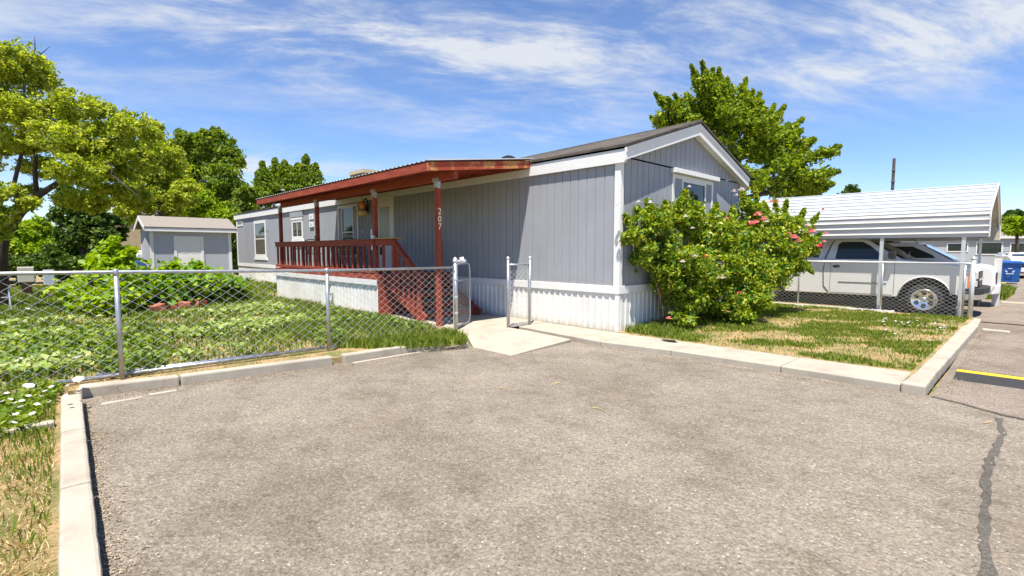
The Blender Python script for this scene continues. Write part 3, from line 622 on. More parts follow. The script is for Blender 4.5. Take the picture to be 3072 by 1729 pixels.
mb = MB(); mb.box(-8.49, -8.465, -2.045, -2.02, 1.2, 1.9); tag(mb.build('conduit', M['zinc']), 'thin grey metal strip on the middle deck post', 'conduit')
# hanging gourd
gd = thing('gourd_birdhouse', 'orange and pale gourd hanging from the awning near the front door', 'birdhouse', (-8.15, -.8, 2.5))
gx, gy = -8.12, -.8
mb = MB(); mb.lathe([(.02, .15), (.06, .12), (.085, .06), (.08, .0), (.055, -.05), (.05, -.08)], (gx, gy, 2.74), 18); mb.build('gourd_neck', M['gourd1'], gd, smooth=True)
mb = MB(); mb.lathe([(.05, .12), (.11, .10), (.155, .05), (.165, 0), (.14, -.06), (.08, -.095), (.01, -.105)], (gx, gy, 2.54), 20); mb.build('gourd_body', M['gourd2'], gd, smooth=True)
mb = MB(); mb.tube([(gx, gy, 2.88), (gx, gy, 3.1)], .005, 5); mb.tube([(gx, gy, 2.44), (gx, gy, 2.04)], .003, 4); mb.build('cord', M['black'], gd)
mb = MB(); mb.lathe([(.0, .03), (.02, .015), (.022, 0), (.0, -.03)], (gx, gy, 2.02), 8); mb.build('bead', M['paper'], gd)
# patio furniture on the deck
def chair(loc, rz, label):
    c = thing('patio_chair', label, 'chair', loc, rz, 'metal chairs on the deck', local=True)
    for sx in (-.24, .24):
        for sy in (-.22, .22):
            mb = MB(); mb.tube([(sx, sy, .42), (sx * 1.05, sy * 1.15, 0)], .012, 6); mb.build('leg', M['black'], c)
        mb = MB(); mb.tube([(sx, -.22, .42), (sx * 1.05, -.25, .65), (sx * 1.05, .2, .65), (sx, .25, .60)], .012, 6); mb.build('armrest', M['black'], c)
    mb = MB(); mb.box(-.25, .25, -.24, .24, .42, .44); mb.build('seat', M['black'], c)
    mb = MB(); mb.tube([(-.24, .24, .43), (-.25, .30, .78), (-.16, .33, .87), (0, .34, .90), (.16, .33, .87), (.25, .30, .78), (.24, .24, .43)], .014, 6)
    for x in (-.12, 0, .12): mb.tube([(x, .25, .44), (x, .32, .86)], .007, 5)
    mb.build('backrest', M['black'], c); return c
tb = thing('patio_table', 'dark oval metal patio table with glass top on the deck', 'table', (-9.6, -1.05, .95))
mb = MB(); mb.lathe([(.50, .0), (.52, .015), (.50, .03)], (-9.6, -1.05, 1.62), 24); mb.build('table_top', M['glass'], tb)
mb = MB(); mb.tube([(-9.6 + .51 * math.cos(i * math.pi / 12), -1.05 + .51 * math.sin(i * math.pi / 12), 1.635) for i in range(25)], .016, 6, cap=False); mb.build('rim', M['black'], tb)
for sx in (-1, 1):
    for sy in (-1, 1): mb = MB(); mb.tube([(-9.6 + sx * .36, -1.05 + sy * .32, 1.62), (-9.6 + sx * .28, -1.05 + sy * .25, 1.3), (-9.6 + sx * .38, -1.05 + sy * .34, .95)], .014, 6); mb.build('leg', M['black'], tb)
chair((-10.6, -1.2, .95), R(80), 'black metal patio chair at the far end of the deck, left of the table')
chair((-8.65, -1.15, .95), R(-85), 'black metal patio chair nearest the front door, right of the table')
chair((-9.7, -.38, .95), R(5), 'black metal patio chair against the wall below the front window')

# ------------------------------------------------------------------ chain-link fences
def chain(mb, p0, p1, zb, zt, zt1=None, wx=.15, hz=.105, r=.0022):
    p0 = Vector((*p0, 0)); p1 = Vector((*p1, 0)); Lg = (p1 - p0).length; d = (p1 - p0) / Lg; nrm = Vector((-d.y, d.x, 0))
    H_ = zt - zb; run = H_ * wx / hz
    for fam in (0, 1):
        s = -run
        while s < Lg:
            a, b = s, s + run; za, zb_ = (zb, zt) if fam == 0 else (zt, zb)
            t0 = max(0, (0 - a) / (b - a)); t1 = min(1, (Lg - a) / (b - a))
            if t1 - t0 > .02:
                q0 = p0 + d * (a + (b - a) * t0) + nrm * (.0028 if fam else -.0028); q1 = p0 + d * (a + (b - a) * t1) + nrm * (.0028 if fam else -.0028)
                q0.z = za + (zb_ - za) * t0; q1.z = za + (zb_ - za) * t1; mb.tube([q0, q1], r, 4, cap=False)
            s += wx
    return mb
FL = thing('chain_link_fence', 'galvanised chain-link fence along the leafy front yard beside the drive', 'fence', (-2.1, -6, 0), group='chain-link fences')
FP = [(-2.12, -9.6, 1.28), (-2.09, -6.98, 1.25), (-2.0, -4.55, 1.20), (-2.17, -2.08, 1.18)]
q = MB(); q.tube(FP, .021, 10); q.build('top_rail', M['zinc'], FL, smooth=True)
q = MB()
for (a, b) in zip(FP, FP[1:]): chain(q, a[:2], b[:2], .05, a[2] - .02, r=.0019)
q.build('wire_mesh', M['zinc2'], FL)
for i, p in enumerate(FP[:3]):
    q = MB(); q.tube([(p[0], p[1], 0), (p[0], p[1], p[2] - .03)], .026, 10); po = q.build('post', M['zinc'], FL, smooth=True)
    q = MB(); q.lathe([(.03, -.03), (.034, .0), (.03, .035), (.01, .05)], (p[0], p[1], p[2] - .01), 10); q.build('post_cap', M['zinc'], po, smooth=True)
q = MB(); q.tube([(-2.17, -2.10, .05), (-2.17, -2.10, 1.17)], .008, 6); q.build('tension_bar', M['zinc2'], FL)
gp = MB(); gp.tube([(-2.2, -2.03, -.03), (-2.2, -2.03, 1.27)], .042, 14); gpo = gp.build('post', M['zinc'], FL, smooth=True, label='thick end post with a domed cap')
q = MB(); q.lathe([(.046, 0), (.048, .03), (.042, .07), (.02, .10), (.004, .11)], (-2.2, -2.03, 1.265), 14); q.build('post_cap', M['zinc2'], gpo, smooth=True)
q = MB()
for z in (.32, .62, .95): q.lathe([(.047, 0), (.047, .03)], (-2.2, -2.03, z), 12)
q.build('clamp', M['zinc2'], gpo)
for pts, lab in (((-2.2, -7.55, .03), (-2.02, -4.45, .05)), 'long steel pipe lying on the kerb under the fence, nearest the drive'), (((-2.34, -7.2, .03), (-2.2, -5.2, .03)), 'shorter steel pipe lying in the grass behind the longer one'):
    q = MB(); q.tube(pts, .022, 8); o = q.build('steel_pipe', M['zinc'], smooth=True); tag(o, lab, 'pipe', 'steel pipes along the fence'); o.location.z = .012
# the open gate leaf
GT = thing('chain_link_gate', 'small open chain-link gate with rounded corners and a white ornament on top', 'gate', (-2.24, -1.98, 0))
h0 = Vector((-2.26, -1.97, 0)); gd_ = Vector((-.52, .78, 0)).normalized(); GW = .86
def gpnt(s, z): p = h0 + gd_ * s; return (p.x, p.y, z)
fr = [gpnt(0, .10), gpnt(0, 1.14), gpnt(.03, 1.21), gpnt(.10, 1.24), gpnt(GW - .12, 1.24), gpnt(GW - .04, 1.21), gpnt(GW, 1.13), gpnt(GW, .16), gpnt(GW - .04, .08), gpnt(GW - .13, .05), gpnt(.08, .05), gpnt(.02, .07), gpnt(0, .10)]
q = MB(); q.tube(fr, .019, 8, cap=False); q.build('gate_frame', M['zinc'], GT, smooth=True)
q = MB(); q.tube([gpnt(0, .93), gpnt(GW, .93)], .014, 8); q.build('crossbar', M['zinc'], GT, smooth=True)
q = MB(); chain(q, gpnt(0, 0)[:2], gpnt(GW, 0)[:2], .06, .93, wx=.12, hz=.085); q.build('wire_mesh', M['zinc2'], GT)
q = MB()
for s, a in ((.22, -.9), (.30, -.4), (.38, 0), (.43, .1), (.5, .5), (.58, .9)):
    p = Vector(gpnt(s, 1.26)); t_ = gd_ * math.sin(a) + Vector((0, 0, math.cos(a))); q.tube([p, p + t_ * .05, p + t_ * (.11 if abs(a) < .5 else .08)], [.012, .02, .008], 6)
q.build('ornament', M['paper'], GT, smooth=True)
# short fixed panel between gate opening and house
PN = thing('fence_panel', 'short narrow chain-link panel with two posts standing against the house wall', 'fence', (-1.74, -.8, 0), group='chain-link fences')
for y in (-1.12, -.52):
    q = MB(); q.tube([(-1.74, y, -.02), (-1.74, y, 1.33)], .028, 10); po = q.build('post', M['zinc'], PN, smooth=True)
    q = MB(); q.lathe([(.031, 0), (.033, .025), (.022, .05), (.004, .06)], (-1.74, y, 1.32), 10); q.build('post_cap', M['zinc2'], po, smooth=True)
q = MB(); q.tube([(-1.74, -1.1, 1.22), (-1.74, -.54, 1.22)], .018, 8); q.build('top_rail', M['zinc'], PN, smooth=True)
q = MB(); q.tube([(-1.74, -1.07, .04), (-1.74, -1.07, 1.2)], .006, 6); q.tube([(-1.74, -.57, .04), (-1.74, -.57, 1.2)], .006, 6); q.build('tension_bar', M['zinc2'], PN)
q = MB(); chain(q, (-1.74, -1.1), (-1.74, -.54), .04, 1.12, wx=.13, hz=.10, r=.0028); q.build('wire_mesh', M['zinc2'], PN)
q = MB(); q.tube([(-1.74 + .02 * math.cos(i * 1.9), -1.07 + i * .5 / 30, .05 + .02 * math.sin(i * 1.9)) for i in range(31)], .006, 5); q.build('bottom_wire', M['zinc'], PN)
# fence in front of the carport
FR = thing('chain_link_fence', 'galvanised chain-link fence between the patchy lawn and the carport', 'fence', (1, 7.25, 0), group='chain-link fences')
q = MB(); q.tube([(-2.6, 7.25, 1.2), (4.33, 7.25, 1.21)], .019, 8); q.build('top_rail', M['zinc2'], FR, smooth=True)
q = MB(); chain(q, (-2.6, 7.25), (4.3, 7.25), .03, 1.19, wx=.13, hz=.085, r=.0026); q.build('wire_mesh', M['zinc2'], FR)
q = MB(); q.box(-2.6, 3.0, 7.2, 7.235, -.0, .045); q.build('bottom_board', M['white'], FR)
for x, r_ in ((-.95, .022), (.88, .022), (2.71, .022), (4.20, .022)):
    q = MB(); q.tube([(x, 7.25, 0), (x, 7.25, 1.17)], r_, 8); q.build('post', M['zinc'], FR, smooth=True)
q = MB(); q.tube([(4.33, 7.25, -.08), (4.33, 7.25, 1.30)], .045, 12); po = q.build('post', M['zinc2'], FR, smooth=True, label='thick end post at the road')
q = MB(); q.lathe([(.05, 0), (.05, .03), (.03, .06), (.005, .07)], (4.33, 7.25, 1.29), 12); q.build('post_cap', M['zinc2'], po, smooth=True)
# ------------------------------------------------------------------ carport
CP = thing('carport', 'white ribbed metal carport with arched shoulders over two parked vehicles', 'carport', (1, 10.5, -.07))
prof = [(7.6, 1.80), (7.6, 1.95), (7.6, 2.10), (7.6, 2.24), (7.63, 2.33), (7.70, 2.39)]
for i in range(1, 8): t = i / 7; prof.append((7.70 + (10.5 - 7.70) * t, 2.39 + (3.24 - 2.39) * t))
full = prof + [(21.0 - y, z) for y, z in prof[::-1][1:]]
rib = []
for (y0, z0), (y1, z1) in zip(full, full[1:]):
    dy, dz = y1 - y0, z1 - z0; l = math.hypot(dy, dz); ny, nz = -dz / l, dy / l
    if ny > 0 and y0 < 8: ny, nz = -abs(ny), nz
    for t, h in ((0, 0), (.50, 0), (.53, .034), (.60, .034), (.70, .0)): rib.append((y0 + dy * t + (-dz / l) * h, z0 + dz * t + (dy / l) * h))
rib.append(full[-1])
cx0, cx1 = -3.1, 4.53
def sheet_x(rb, off, m, name):
    vs = []; fs = []
    for y, z in rb: vs += [(cx0, y, z - off), (cx1, y, z - off)]
    for i in range(len(rb) - 1): fs.append((2 * i, 2 * i + 1, 2 * i + 3, 2 * i + 2))
    q = MB(); q.add(vs, fs); return q.build(name, m, CP)
sheet_x(rib, 0, M['metalwhite'], 'roof_sheet')
for (y0, z0), (y1, z1) in list(zip(full, full[1:]))[5:12]:  # grey strips added along the ribs, standing in for their shade lines
    t = .515; y, z = y0 + (y1 - y0) * t, z0 + (z1 - z0) * t + .017; q = MB(); q.box(cx0, cx1 + .002, y - .022, y - .004, z - .014, z + .012); q.build('rib_shade_strip', M['ladder'], CP)
inn = [(y + (.03 if y < 10 else -.03) * (z < 2.4), z - (.03 if z >= 2.4 else 0)) for y, z in full]
sheet_x(inn, 0, M['under'], 'roof_lining')
for x in (cx0 + .03, .7, cx1 - .03):
    q = MB(); pts = [(x, y + (.05 if y < 10.5 else -.05) * (z < 2.42), z - .045) for y, z in full[3:-3]]; q.tube(pts, .025, 6); q.build('roof_hoop', M['zinc2'], CP)
q = MB(); q.tube([(cx1, y, z) for y, z in full], .02, 6); q.build('edge_trim', M['metalwhite'], CP)
for y in (7.65, 13.35):
    for x in (cx0 + .1, -.9, 2.6, 4.12): q = MB(); q.box(x - .035, x + .035, y - .035, y + .035, -.07, 1.86); q.build('post', M['zinc2'], CP)
q = MB(); q.box(4.50, 4.66, 12.0, 12.08, -.08, 1.28); tag(q.build('gate_post', M['metalwhite']), 'broad white gate post behind the truck bumper at the road edge', 'post')

# ------------------------------------------------------------------ vehicles (local x = forward, origin under the front axle)
def arc(cx, cz, r, a0, a1, n=12): return [(cx + r * math.cos(R(a0 + (a1 - a0) * i / n)), cz + r * math.sin(R(a0 + (a1 - a0) * i / n))) for i in range(n + 1)]
def wheel(veh, x, y, r, side):
    q = MB(); s = side; q.lathe([(r * .60, .0), (r * .92, .0), (r, .05), (r, .2), (r * .92, .25), (r * .6, .25)], (x, y if s < 0 else y - .25, r), 30, 'y'); w_ = q.build('wheel', M['rubber'], veh, smooth=False)
    yo = y + .008 * s
    q = MB(); q.lathe([(r * .69, 0), (r * .67, .03 * -s)], (x, yo, r), 26, 'y'); q.build('rim_back', M['chrome'], w_)
    q = MB(); q.lathe([(r * .69, -.0), (r * .71, .014 * s), (r * .64, .016 * s), (r * .60, .002 * s)], (x, yo, r), 26, 'y'); q.lathe([(r * .17, 0), (r * .15, .02 * s), (.01, .025 * s)], (x, yo, r), 14, 'y'); q.build('rim', M['chrome'], w_, smooth=True)
    q = MB()
    for k in range(6):
        a = R(60 * k + 30); c_, s_ = math.cos(a), math.sin(a); rr = r * .42; 
        q.lathe([(.052 * r / .37, 0), (.048 * r / .37, .004 * s)], (x + rr * c_, yo + .001 * s, r + rr * s_), 12, 'y')
    q.build('rim_opening', M['dark'], w_)
    return w_
def side_poly(mb, pts, yfun, th, side):
    "polygon (x,z) laid on the vehicle side"
    mb.prism([(x, yfun(z) * side, z) for x, z in pts], (0, th * side, 0))
def make_truck():
    T = thing('pickup_truck', 'silver-white extended-cab pickup truck parked under the carport behind the fence', 'pickup truck', (3.45, 8.85, -.07), local=True)
    outl = [(-.53, .40)] + [(-.50, .52)] + arc(0, .42, .50, 165, 20, 12)[0:] + [(.60, .50), (.90, .52), (.93, .66), (.91, 1.06), (.80, 1.16), (.35, 1.25), (-.20, 1.30), (-.52, 1.335), (-2.95, 1.335), (-3.02, 1.30), (-3.04, 1.36), (-4.98, 1.36), (-5.0, .58), (-4.3, .50)] + arc(-3.65, .42, .50, 15, 165, 12) + [(-4.14 + .98, .42)]
    outl = [(-.53, .40)] + arc(0, .42, .50, 168, 14, 12) + [(.62, .50), (.78, .52), (.84, .70), (.90, .74), (.91, 1.06), (.80, 1.16), (.35, 1.25), (-.20, 1.30), (-.52, 1.335), (-2.96, 1.335), (-2.98, 1.30), (-3.03, 1.30), (-3.05, 1.36), (-4.98, 1.36), (-5.0, .58), (-4.3, .50)] + arc(-3.65, .42, .50, 168, 14, 12) + [(-3.1, .40)]
    q = MB(); q.prism([(x, -.97, z) for x, z in outl], (0, 1.94, 0)); q.build('body', M['truck'], T, bevel=.035)
    q = MB(); q.box(-4.9, .6, -.86, .86, .3, .95); q.build('chassis', M['dark'], T)
    yf = lambda z: .94 - (z - 1.30) * .30
    q = MB(); b0 = [(-2.95, 1.32), (-.45, 1.32)]; 
    vs = []
    for sd in (-1, 1):
        for x, z in ((-2.93, 1.31), (-.42, 1.31), (-1.22, 1.84), (-1.42, 1.885), (-2.70, 1.885), (-2.86, 1.82)): vs.append((x, sd * yf(z), z))
    q.add(vs, [(0, 1, 2, 3, 4, 5), (11, 10, 9, 8, 7, 6)] + [(i, i + 6, (i + 1) % 6 + 6, (i + 1) % 6) for i in range(6)]); q.build('cab', M['truck'], T, bevel=.03)
    for sd in (-1, 1):
        q = MB(); side_poly(q, [(-1.90, 1.335), (-1.86, 1.73), (-1.79, 1.79), (-1.33, 1.79), (-1.14, 1.68), (-.88, 1.44), (-.86, 1.335)], yf, .006, sd); wd = q.build('side_window', M['glass'], T)
        q = MB(); side_poly(q, [(-2.62, 1.37), (-2.60, 1.72), (-2.53, 1.77), (-2.22, 1.77), (-2.30, 1.37)], yf, .006, sd); q.build('quarter_window', M['glass'], T)
        q = MB(); q.tube([(-2.02, sd * .972, .45), (-2.14, sd * .978, .6), (-2.16, sd * .978, 1.0), (-2.13, sd * .95, 1.35), (-2.03, sd * (yf(1.7) + .008), 1.7), (-1.96, sd * (yf(1.82) + .0), 1.83)], .013, 5); q.build('door_seam', M['black'], T)
        q = MB(); q.box(-.605, -.597, sd * .968, sd * .974, .45, 1.3); q.box(-1.995, -1.987, sd * .968, sd * .974, .45, 1.3); q.box(-1.98, -.62, sd * .968, sd * .974, .44, .447); q.build('door_gap', M['dark'], T)
        q = MB(); q.box(-1.80, -.75, sd * .968, sd * .982, .72, .735); q.build('side_moulding', M['dark'], T)
        q = MB(); q.lathe([(.055, 0), (.05, .012 * sd)], (0, 0, 0), 14, 'y'); q.v = [(x * 1.7 - 1.86, y + sd * .97, z * .75 + 1.14) for x, y, z in q.v]; hd = q.build('door_handle_recess', M['black'], T)
        q = MB(); q.box(-1.95, -1.79, sd * .985, sd * 1.0, 1.135, 1.155); q.build('door_handle', M['black'], hd)
        q = MB(); q.box(-.72, -.58, sd * .97, sd * 1.16, 1.36, 1.54); q.build('mirror', M['black'], T, bevel=.02)
        q = MB(); q.tube([(x, sd * .975, z) for x, z in arc(0, .42, .505, 172, 10, 14)], .014, 5); q.build('wheel_arch', M['truck'], T, smooth=True)
        q = MB(); q.box(.80, .935, sd * .62, sd * .95, .90, 1.06); hl = q.build('headlight', M['lamp'], T, bevel=.015)
        q = MB(); q.box(.80, .93, sd * .64, sd * .945, .72, .86); q.build('marker_light', M['lamp'], T, bevel=.012)
        q = MB(); q.box(.77, .86, sd * .90, sd * .978, .70, 1.0); q.build('indicator', M['orange'], T)
        wheel(T, 0, sd * .96, .37, sd); wheel(T, -3.65, sd * .96, .37, sd)
    q = MB(); vs = [(-.46, -.80, 1.345), (-.46, .80, 1.345), (-1.19, .70, 1.815), (-1.19, -.70, 1.815)]; q.prism([Vector(v) + Vector((.022, 0, .022)) for v in vs], (.006, 0, .008)); q.build('windshield', M['glass'], T)
    q = MB(); q.box(.88, .945, -.60, .60, .70, 1.06); gr = q.build('grille', M['black'], T); q = MB(); q.box(.94, .965, -.62, .62, .86, .91); q.build('grille_bar', M['chrome'], gr)
    q = MB(); q.prism([(.62, -1.0, .56), (.92, -.98, .56), (1.05, -.80, .56), (1.11, -.4, .56), (1.11, .4, .56), (1.05, .80, .56), (.92, .98, .56), (.62, 1.0, .56)], (0, 0, .13)); q.build('bumper_pad', M['rubber'], T, bevel=.01)
    q = MB(); q.prism([(.62, -.99, .42), (.9, -.95, .42), (1.0, -.78, .42), (1.06, -.4, .42), (1.06, .4, .42), (1.0, .78, .42), (.9, .95, .42), (.62, .99, .42)], (0, 0, .139)); q.build('bumper', M['chrome'], T, bevel=.02)
    q = MB(); q.prism([(.75, -.8, .26), (.95, -.7, .26), (.95, .7, .26), (.75, .8, .26)], (0, 0, .155)); q.build('valance', M['rubber'], T)
    return T
make_truck()
def make_suv(name, label, cat, loc, paint, rz=0, Hh=1.80, group=None):
    T = thing(name, label, cat, loc, rz, group, local=True)
    outl = [(-.46, .38)] + arc(0, .38, .44, 168, 12, 12) + [(.60, .42), (.86, .44), (.92, .60), (.90, 1.00), (.80, 1.11), (.2, 1.23), (-.45, 1.28), (-3.95, 1.28), (-4.02, 1.0), (-4.04, .5), (-3.6, .42)] + arc(-2.95, .38, .44, 168, 12, 12) + [(-2.48, .38)]
    q = MB(); q.prism([(x, -.96, z) for x, z in outl], (0, 1.92, 0)); q.build('body', paint, T, bevel=.04)
    q = MB(); q.box(-3.9, .6, -.85, .85, .28, .9); q.build('chassis', M['dark'], T)
    yf = lambda z: .93 - (z - 1.1) * .26
    q = MB(); vs = []; P_ = ((-3.96, 1.26), (.08, 1.21), (-.72, Hh - .06), (-1.00, Hh), (-3.70, Hh - .02), (-3.86, Hh - .12))
    for sd in (-1, 1):
        for x, z in P_: vs.append((x, sd * yf(z), z))
    q.add(vs, [(0, 1, 2, 3, 4, 5), (11, 10, 9, 8, 7, 6)] + [(i, i + 6, (i + 1) % 6 + 6, (i + 1) % 6) for i in range(6)]); q.build('cabin', paint, T, bevel=.03)
    for sd in (-1, 1):
        for pts in ([(-1.78, 1.34), (-1.76, Hh - .12), (-.90, Hh - .12), (-.42, 1.42), (-.36, 1.34)], [(-2.86, 1.34), (-2.84, Hh - .12), (-1.88, Hh - .12), (-1.88, 1.34)], [(-3.80, 1.36), (-3.72, Hh - .13), (-3.02, Hh - .12), (-3.02, 1.34)]):
            q = MB(); side_poly(q, pts, yf, .006, sd); q.build('side_window', M['glass'], T)
        q = MB()
        for x in (-.75, -1.93, -2.94): q.box(x, x + .008, sd * .955, sd * .964, .42, 1.15)
        q.build('door_gap', M['dark'], T)
        q = MB(); q.box(-1.85, -1.7, sd * .96, sd * .985, 1.0, 1.03); q.box(-2.84, -2.69, sd * .96, sd * .985, 1.0, 1.03); q.build('door_handle', M['black'], T)
        q = MB(); q.box(-.85, -.72, sd * .95, sd * 1.12, 1.2, 1.34); q.build('mirror', paint, T, bevel=.02)
        q = MB(); q.box(.74, .915, sd * .60, sd * .93, .78, .96); q.build('headlight', M['lamp'], T, bevel=.02)
        q = MB(); q.tube([(-3.6, sd * .66, Hh + .03), (-1.4, sd * .66, Hh + .03)], .018, 6); q.build('roof_rail', M['black'], T)
        wheel(T, 0, sd * .95, .36, sd); wheel(T, -2.95, sd * .95, .36, sd)
    q = MB(); vs = [(.02, -.78, 1.27), (.02, .78, 1.27), (-.71, .68, Hh - .09), (-.71, -.68, Hh - .09)]; q.prism([Vector(v) + Vector((.022, 0, .022)) for v in vs], (.006, 0, .008)); q.build('windshield', M['glass'], T)
    q = MB(); q.box(.86, .93, -.58, .58, .62, .94); q.build('grille', M['black'], T)
    q = MB(); q.prism([(.6, -.97, .36), (.9, -.9, .36), (1.0, -.5, .36), (1.0, .5, .36), (.9, .9, .36), (.6, .97, .36)], (0, 0, .24)); q.build('bumper', paint, T, bevel=.03)
    return T
make_suv('parked_suv', 'white sport utility vehicle parked behind the pickup under the carport', 'car', (3.66, 12.0, -.07), M['suvw'])
make_suv('parked_car', 'silver car parked far down the lane behind the blue recycling bin', 'car', (5.3, 33.0, -.09), M['truck'], R(-80), 1.45)
make_suv('parked_car', 'dark blue car half hidden by the trees at the far left', 'car', (-29.5, -9.8, 0), M['carblue'], R(200), 1.62)
make_suv('parked_car', 'white car glimpsed in the gap between shed and mobile home', 'car', (-36.5, 1.0, 0), M['suvw'], R(100), 1.5)

# ------------------------------------------------------------------ shed
SH = thing('garden_shed', 'grey storage shed with white panelled door and taupe shingle roof', 'shed', (-21, -2.6, 0))
SX, SY0, SY1, SD = -20.0, -4.10, -1.12, 2.3
srid = SX - SD / 2; sez, srz = 2.42, 2.92
mb = MB(); mb.add([(SX, SY0, 0), (SX, SY1, 0), (SX, SY1, 2.36), (SX, SY0, 2.36), (SX - SD, SY0, 0), (SX - SD, SY1, 0), (SX - SD, SY1, 2.36), (SX - SD, SY0, 2.36), (srid, SY0, 2.80), (srid, SY1, 2.80)],
       [(0, 1, 2, 3), (5, 4, 7, 6), (4, 0, 3, 8, 7), (1, 5, 6, 9, 2)]); mb.build('wall', M['siding_shed'], SH)
mb = MB()
mb.box(SX, SX + .02, SY0 - .02, SY0 + .1, 0, 2.36); mb.box(SX - .1, SX, SY0 - .02, SY0, 0, 2.36); mb.build('corner_trim', M['white'], SH)
mb = MB(); mb.box(SX, SX + .02, SY1 - .1, SY1 + .02, 0, 2.36); mb.build('corner_trim', M['white'], SH)
mb = MB(); mb.box(SX - SD, SX - SD + .1, SY0 - .02, SY0, 0, 2.36); mb.build('corner_trim', M['white'], SH)
rf = MB()
for sx, s_ in ((SX + .22, 1), (SX - SD - .22, -1)):
    rf.prism([(sx, SY0 - .22, sez), (srid, SY0 - .22, srz), (srid, SY0 - .22, srz + .05), (sx + .02 * s_, SY0 - .22, sez + .04)], (0, SY1 - SY0 + .44, 0))
rf.build('roof', M['shedroof'], SH)
mb = MB(); mb.box(SX + .19, SX + .215, SY0 - .20, SY1 + .20, sez - .14, sez - .001); mb.build('fascia', M['white'], SH)
for y in (SY0 - .235, SY1 + .215):
    mb = MB()
    for sx in (SX + .22, SX - SD - .22): mb.prism([(sx, y, sez - .12), (sx, y, sez + .03), (srid, y, srz + .04), (srid, y, srz - .13)], (0, .02, 0))
    mb.build('rake_board', M['white'], SH)
mb = MB(); mb.box(SX + .0, SX + .19, SY0 - .2, SY1 + .2, sez - .13, sez - .11); mb.build('soffit', M['white'], SH)
mb = MB()
for a in ((-3.30, -3.20, .05, 2.10), (-2.30, -2.20, .05, 2.10), (-3.20, -2.30, 2.0, 2.10)): mb.box(SX, SX + .035, *a)
mb.build('door_frame', M['white'], SH)
mb = MB(); mb.box(SX, SX + .012, -3.199, -2.301, .06, 1.999); dd = mb.build('door', M['white'], SH)
mb = MB()
for y in (-3.08, -2.68):
    for z0, z1 in ((.2, .62), (.74, 1.24), (1.36, 1.66), (1.72, 1.88)):
        mb.box(SX + .0122, SX + .0165, y, y + .27, z0, z1)
mb.build('door_panel', M['white'], dd, bevel=.006)
mb = MB(); mb.lathe([(.02, 0), (.03, .03), (.01, .05)], (SX + .015, -3.10, .98), 8, 'x'); mb.lathe([(.02, 0), (.02, .02)], (SX + .015, -3.10, 1.12), 8, 'x'); mb.build('door_knob', M['black'], dd)
bt = thing('covered_barrel', 'low rounded heap under dark blue tarp beside the shed', 'tarp', (-19.3, -4.9, 0))
mb = MB(); mb.lathe([(.62, 0), (.60, .6), (.52, .95), (.3, 1.10), (.02, 1.13)], (-19.3, -4.9, 0), 14); mb.build('tarp', M['blue'], bt, smooth=True)

# ------------------------------------------------------------------ buildings further off
def house(name, label, x0, x1, y0, y1, zt, zr, wm, rm, ridge='x', wins=()):
    h = thing(name, label, 'house', ((x0 + x1) / 2, (y0 + y1) / 2, 0), group=None)
    q = MB(); cx_, cy_ = (x0 + x1) / 2, (y0 + y1) / 2
    q.box(x0, x1, y0, y1, -.1, zt)
    if ridge == 'x': q.prism([(x0, y0, zt), (x0, y1, zt), (x0, cy_, zr - .08)], (x1 - x0, 0, 0))
    else: q.prism([(x0, y0, zt), (x1, y0, zt), (cx_, y0, zr - .08)], (0, y1 - y0, 0))
    q.build('wall', wm, h)
    q = MB(); e = .25
    if ridge == 'x':
        for ya in (y0 - e, y1 + e): q.prism([(x0 - e, ya, zt - .05), (x0 - e, cy_, zr), (x0 - e, cy_, zr + .1), (x0 - e, ya, zt + .05)], (x1 - x0 + 2 * e, 0, 0))
    else:
        for xa in (x0 - e, x1 + e): q.prism([(xa, y0 - e, zt - .05), (cx_, y0 - e, zr), (cx_, y0 - e, zr + .1), (xa, y0 - e, zt + .05)], (0, y1 - y0 + 2 * e, 0))
    q.build('roof', rm, h)
    q = MB(); q.box(x0 - e, x1 + e, y0 - e - .03, y0 - e, zt - .18, zt + .05); q.build('fascia', M['white'], h)
    for (a, b, c, d_) in wins:
        q = MB(); q.box(a, b, y0 - .05, y0 - .005, c, d_); f = q.build('window', M['white'], h); q = MB(); q.box(a + .12, b - .12, y0 - .06, y0 - .051, c + .12, d_ - .12); q.build('glass', M['glass'], f)
    return h
house('neighbour_home', 'light grey mobile home across the lane behind the blue bin', -14, 12, 66, 71, 2.9, 3.7, M['siding_shed'], M['shedroof'], 'x', [(-1.2, .6, 1.3, 2.3), (1.2, 3.3, 1.0, 2.4), (3.8, 5.2, 1.2, 2.3), (6, 8, 1.2, 2.3), (-5, -3, 1.2, 2.3)])
house('neighbour_home', 'cream house with orange-brown roof beyond the grey mobile home', -2, 18, 92, 100, 4.2, 5.6, M['cream'], mat('orange_roof', (.42, .22, .10), .9, noise=.2), 'x')
house('neighbour_home', 'low brown-roofed house just visible over the carport roof', -36, -16, 44, 52, 5.0, 6.35, M['tan'], M['shedroof'], 'x')
# tan gabled house seen behind the shed: faces the camera side (-> +x)
th = thing('tan_house', 'tan stucco house with shallow gable behind the shed', 'house', (-40, -8, 0))
q = MB(); a = P3(300, 751, 36); b = P3(560, 751, 40); n_ = Vector((-(b - a).y, (b - a).x, 0)).normalized(); L_ = (b - a).length; dd_ = (b - a).normalized(); dd_.z = 0
def tp(s, z, dp): v = a + dd_ * s; return (v.x + n_.x * dp, v.y + n_.y * dp, z)
pk = 1.95
q.add([tp(0, 0, 0), tp(L_, 0, 0), tp(L_, 3.3, 0), tp(pk, 4.35, 0), tp(0, 3.95, 0), tp(0, 0, 9), tp(L_, 0, 9), tp(L_, 3.3, 9), tp(pk, 4.35, 9), tp(0, 3.95, 9)], [(0, 1, 2, 3, 4), (9, 8, 7, 6, 5), (0, 4, 9, 5), (1, 6, 7, 2)]); q.build('wall', M['tan'], th)
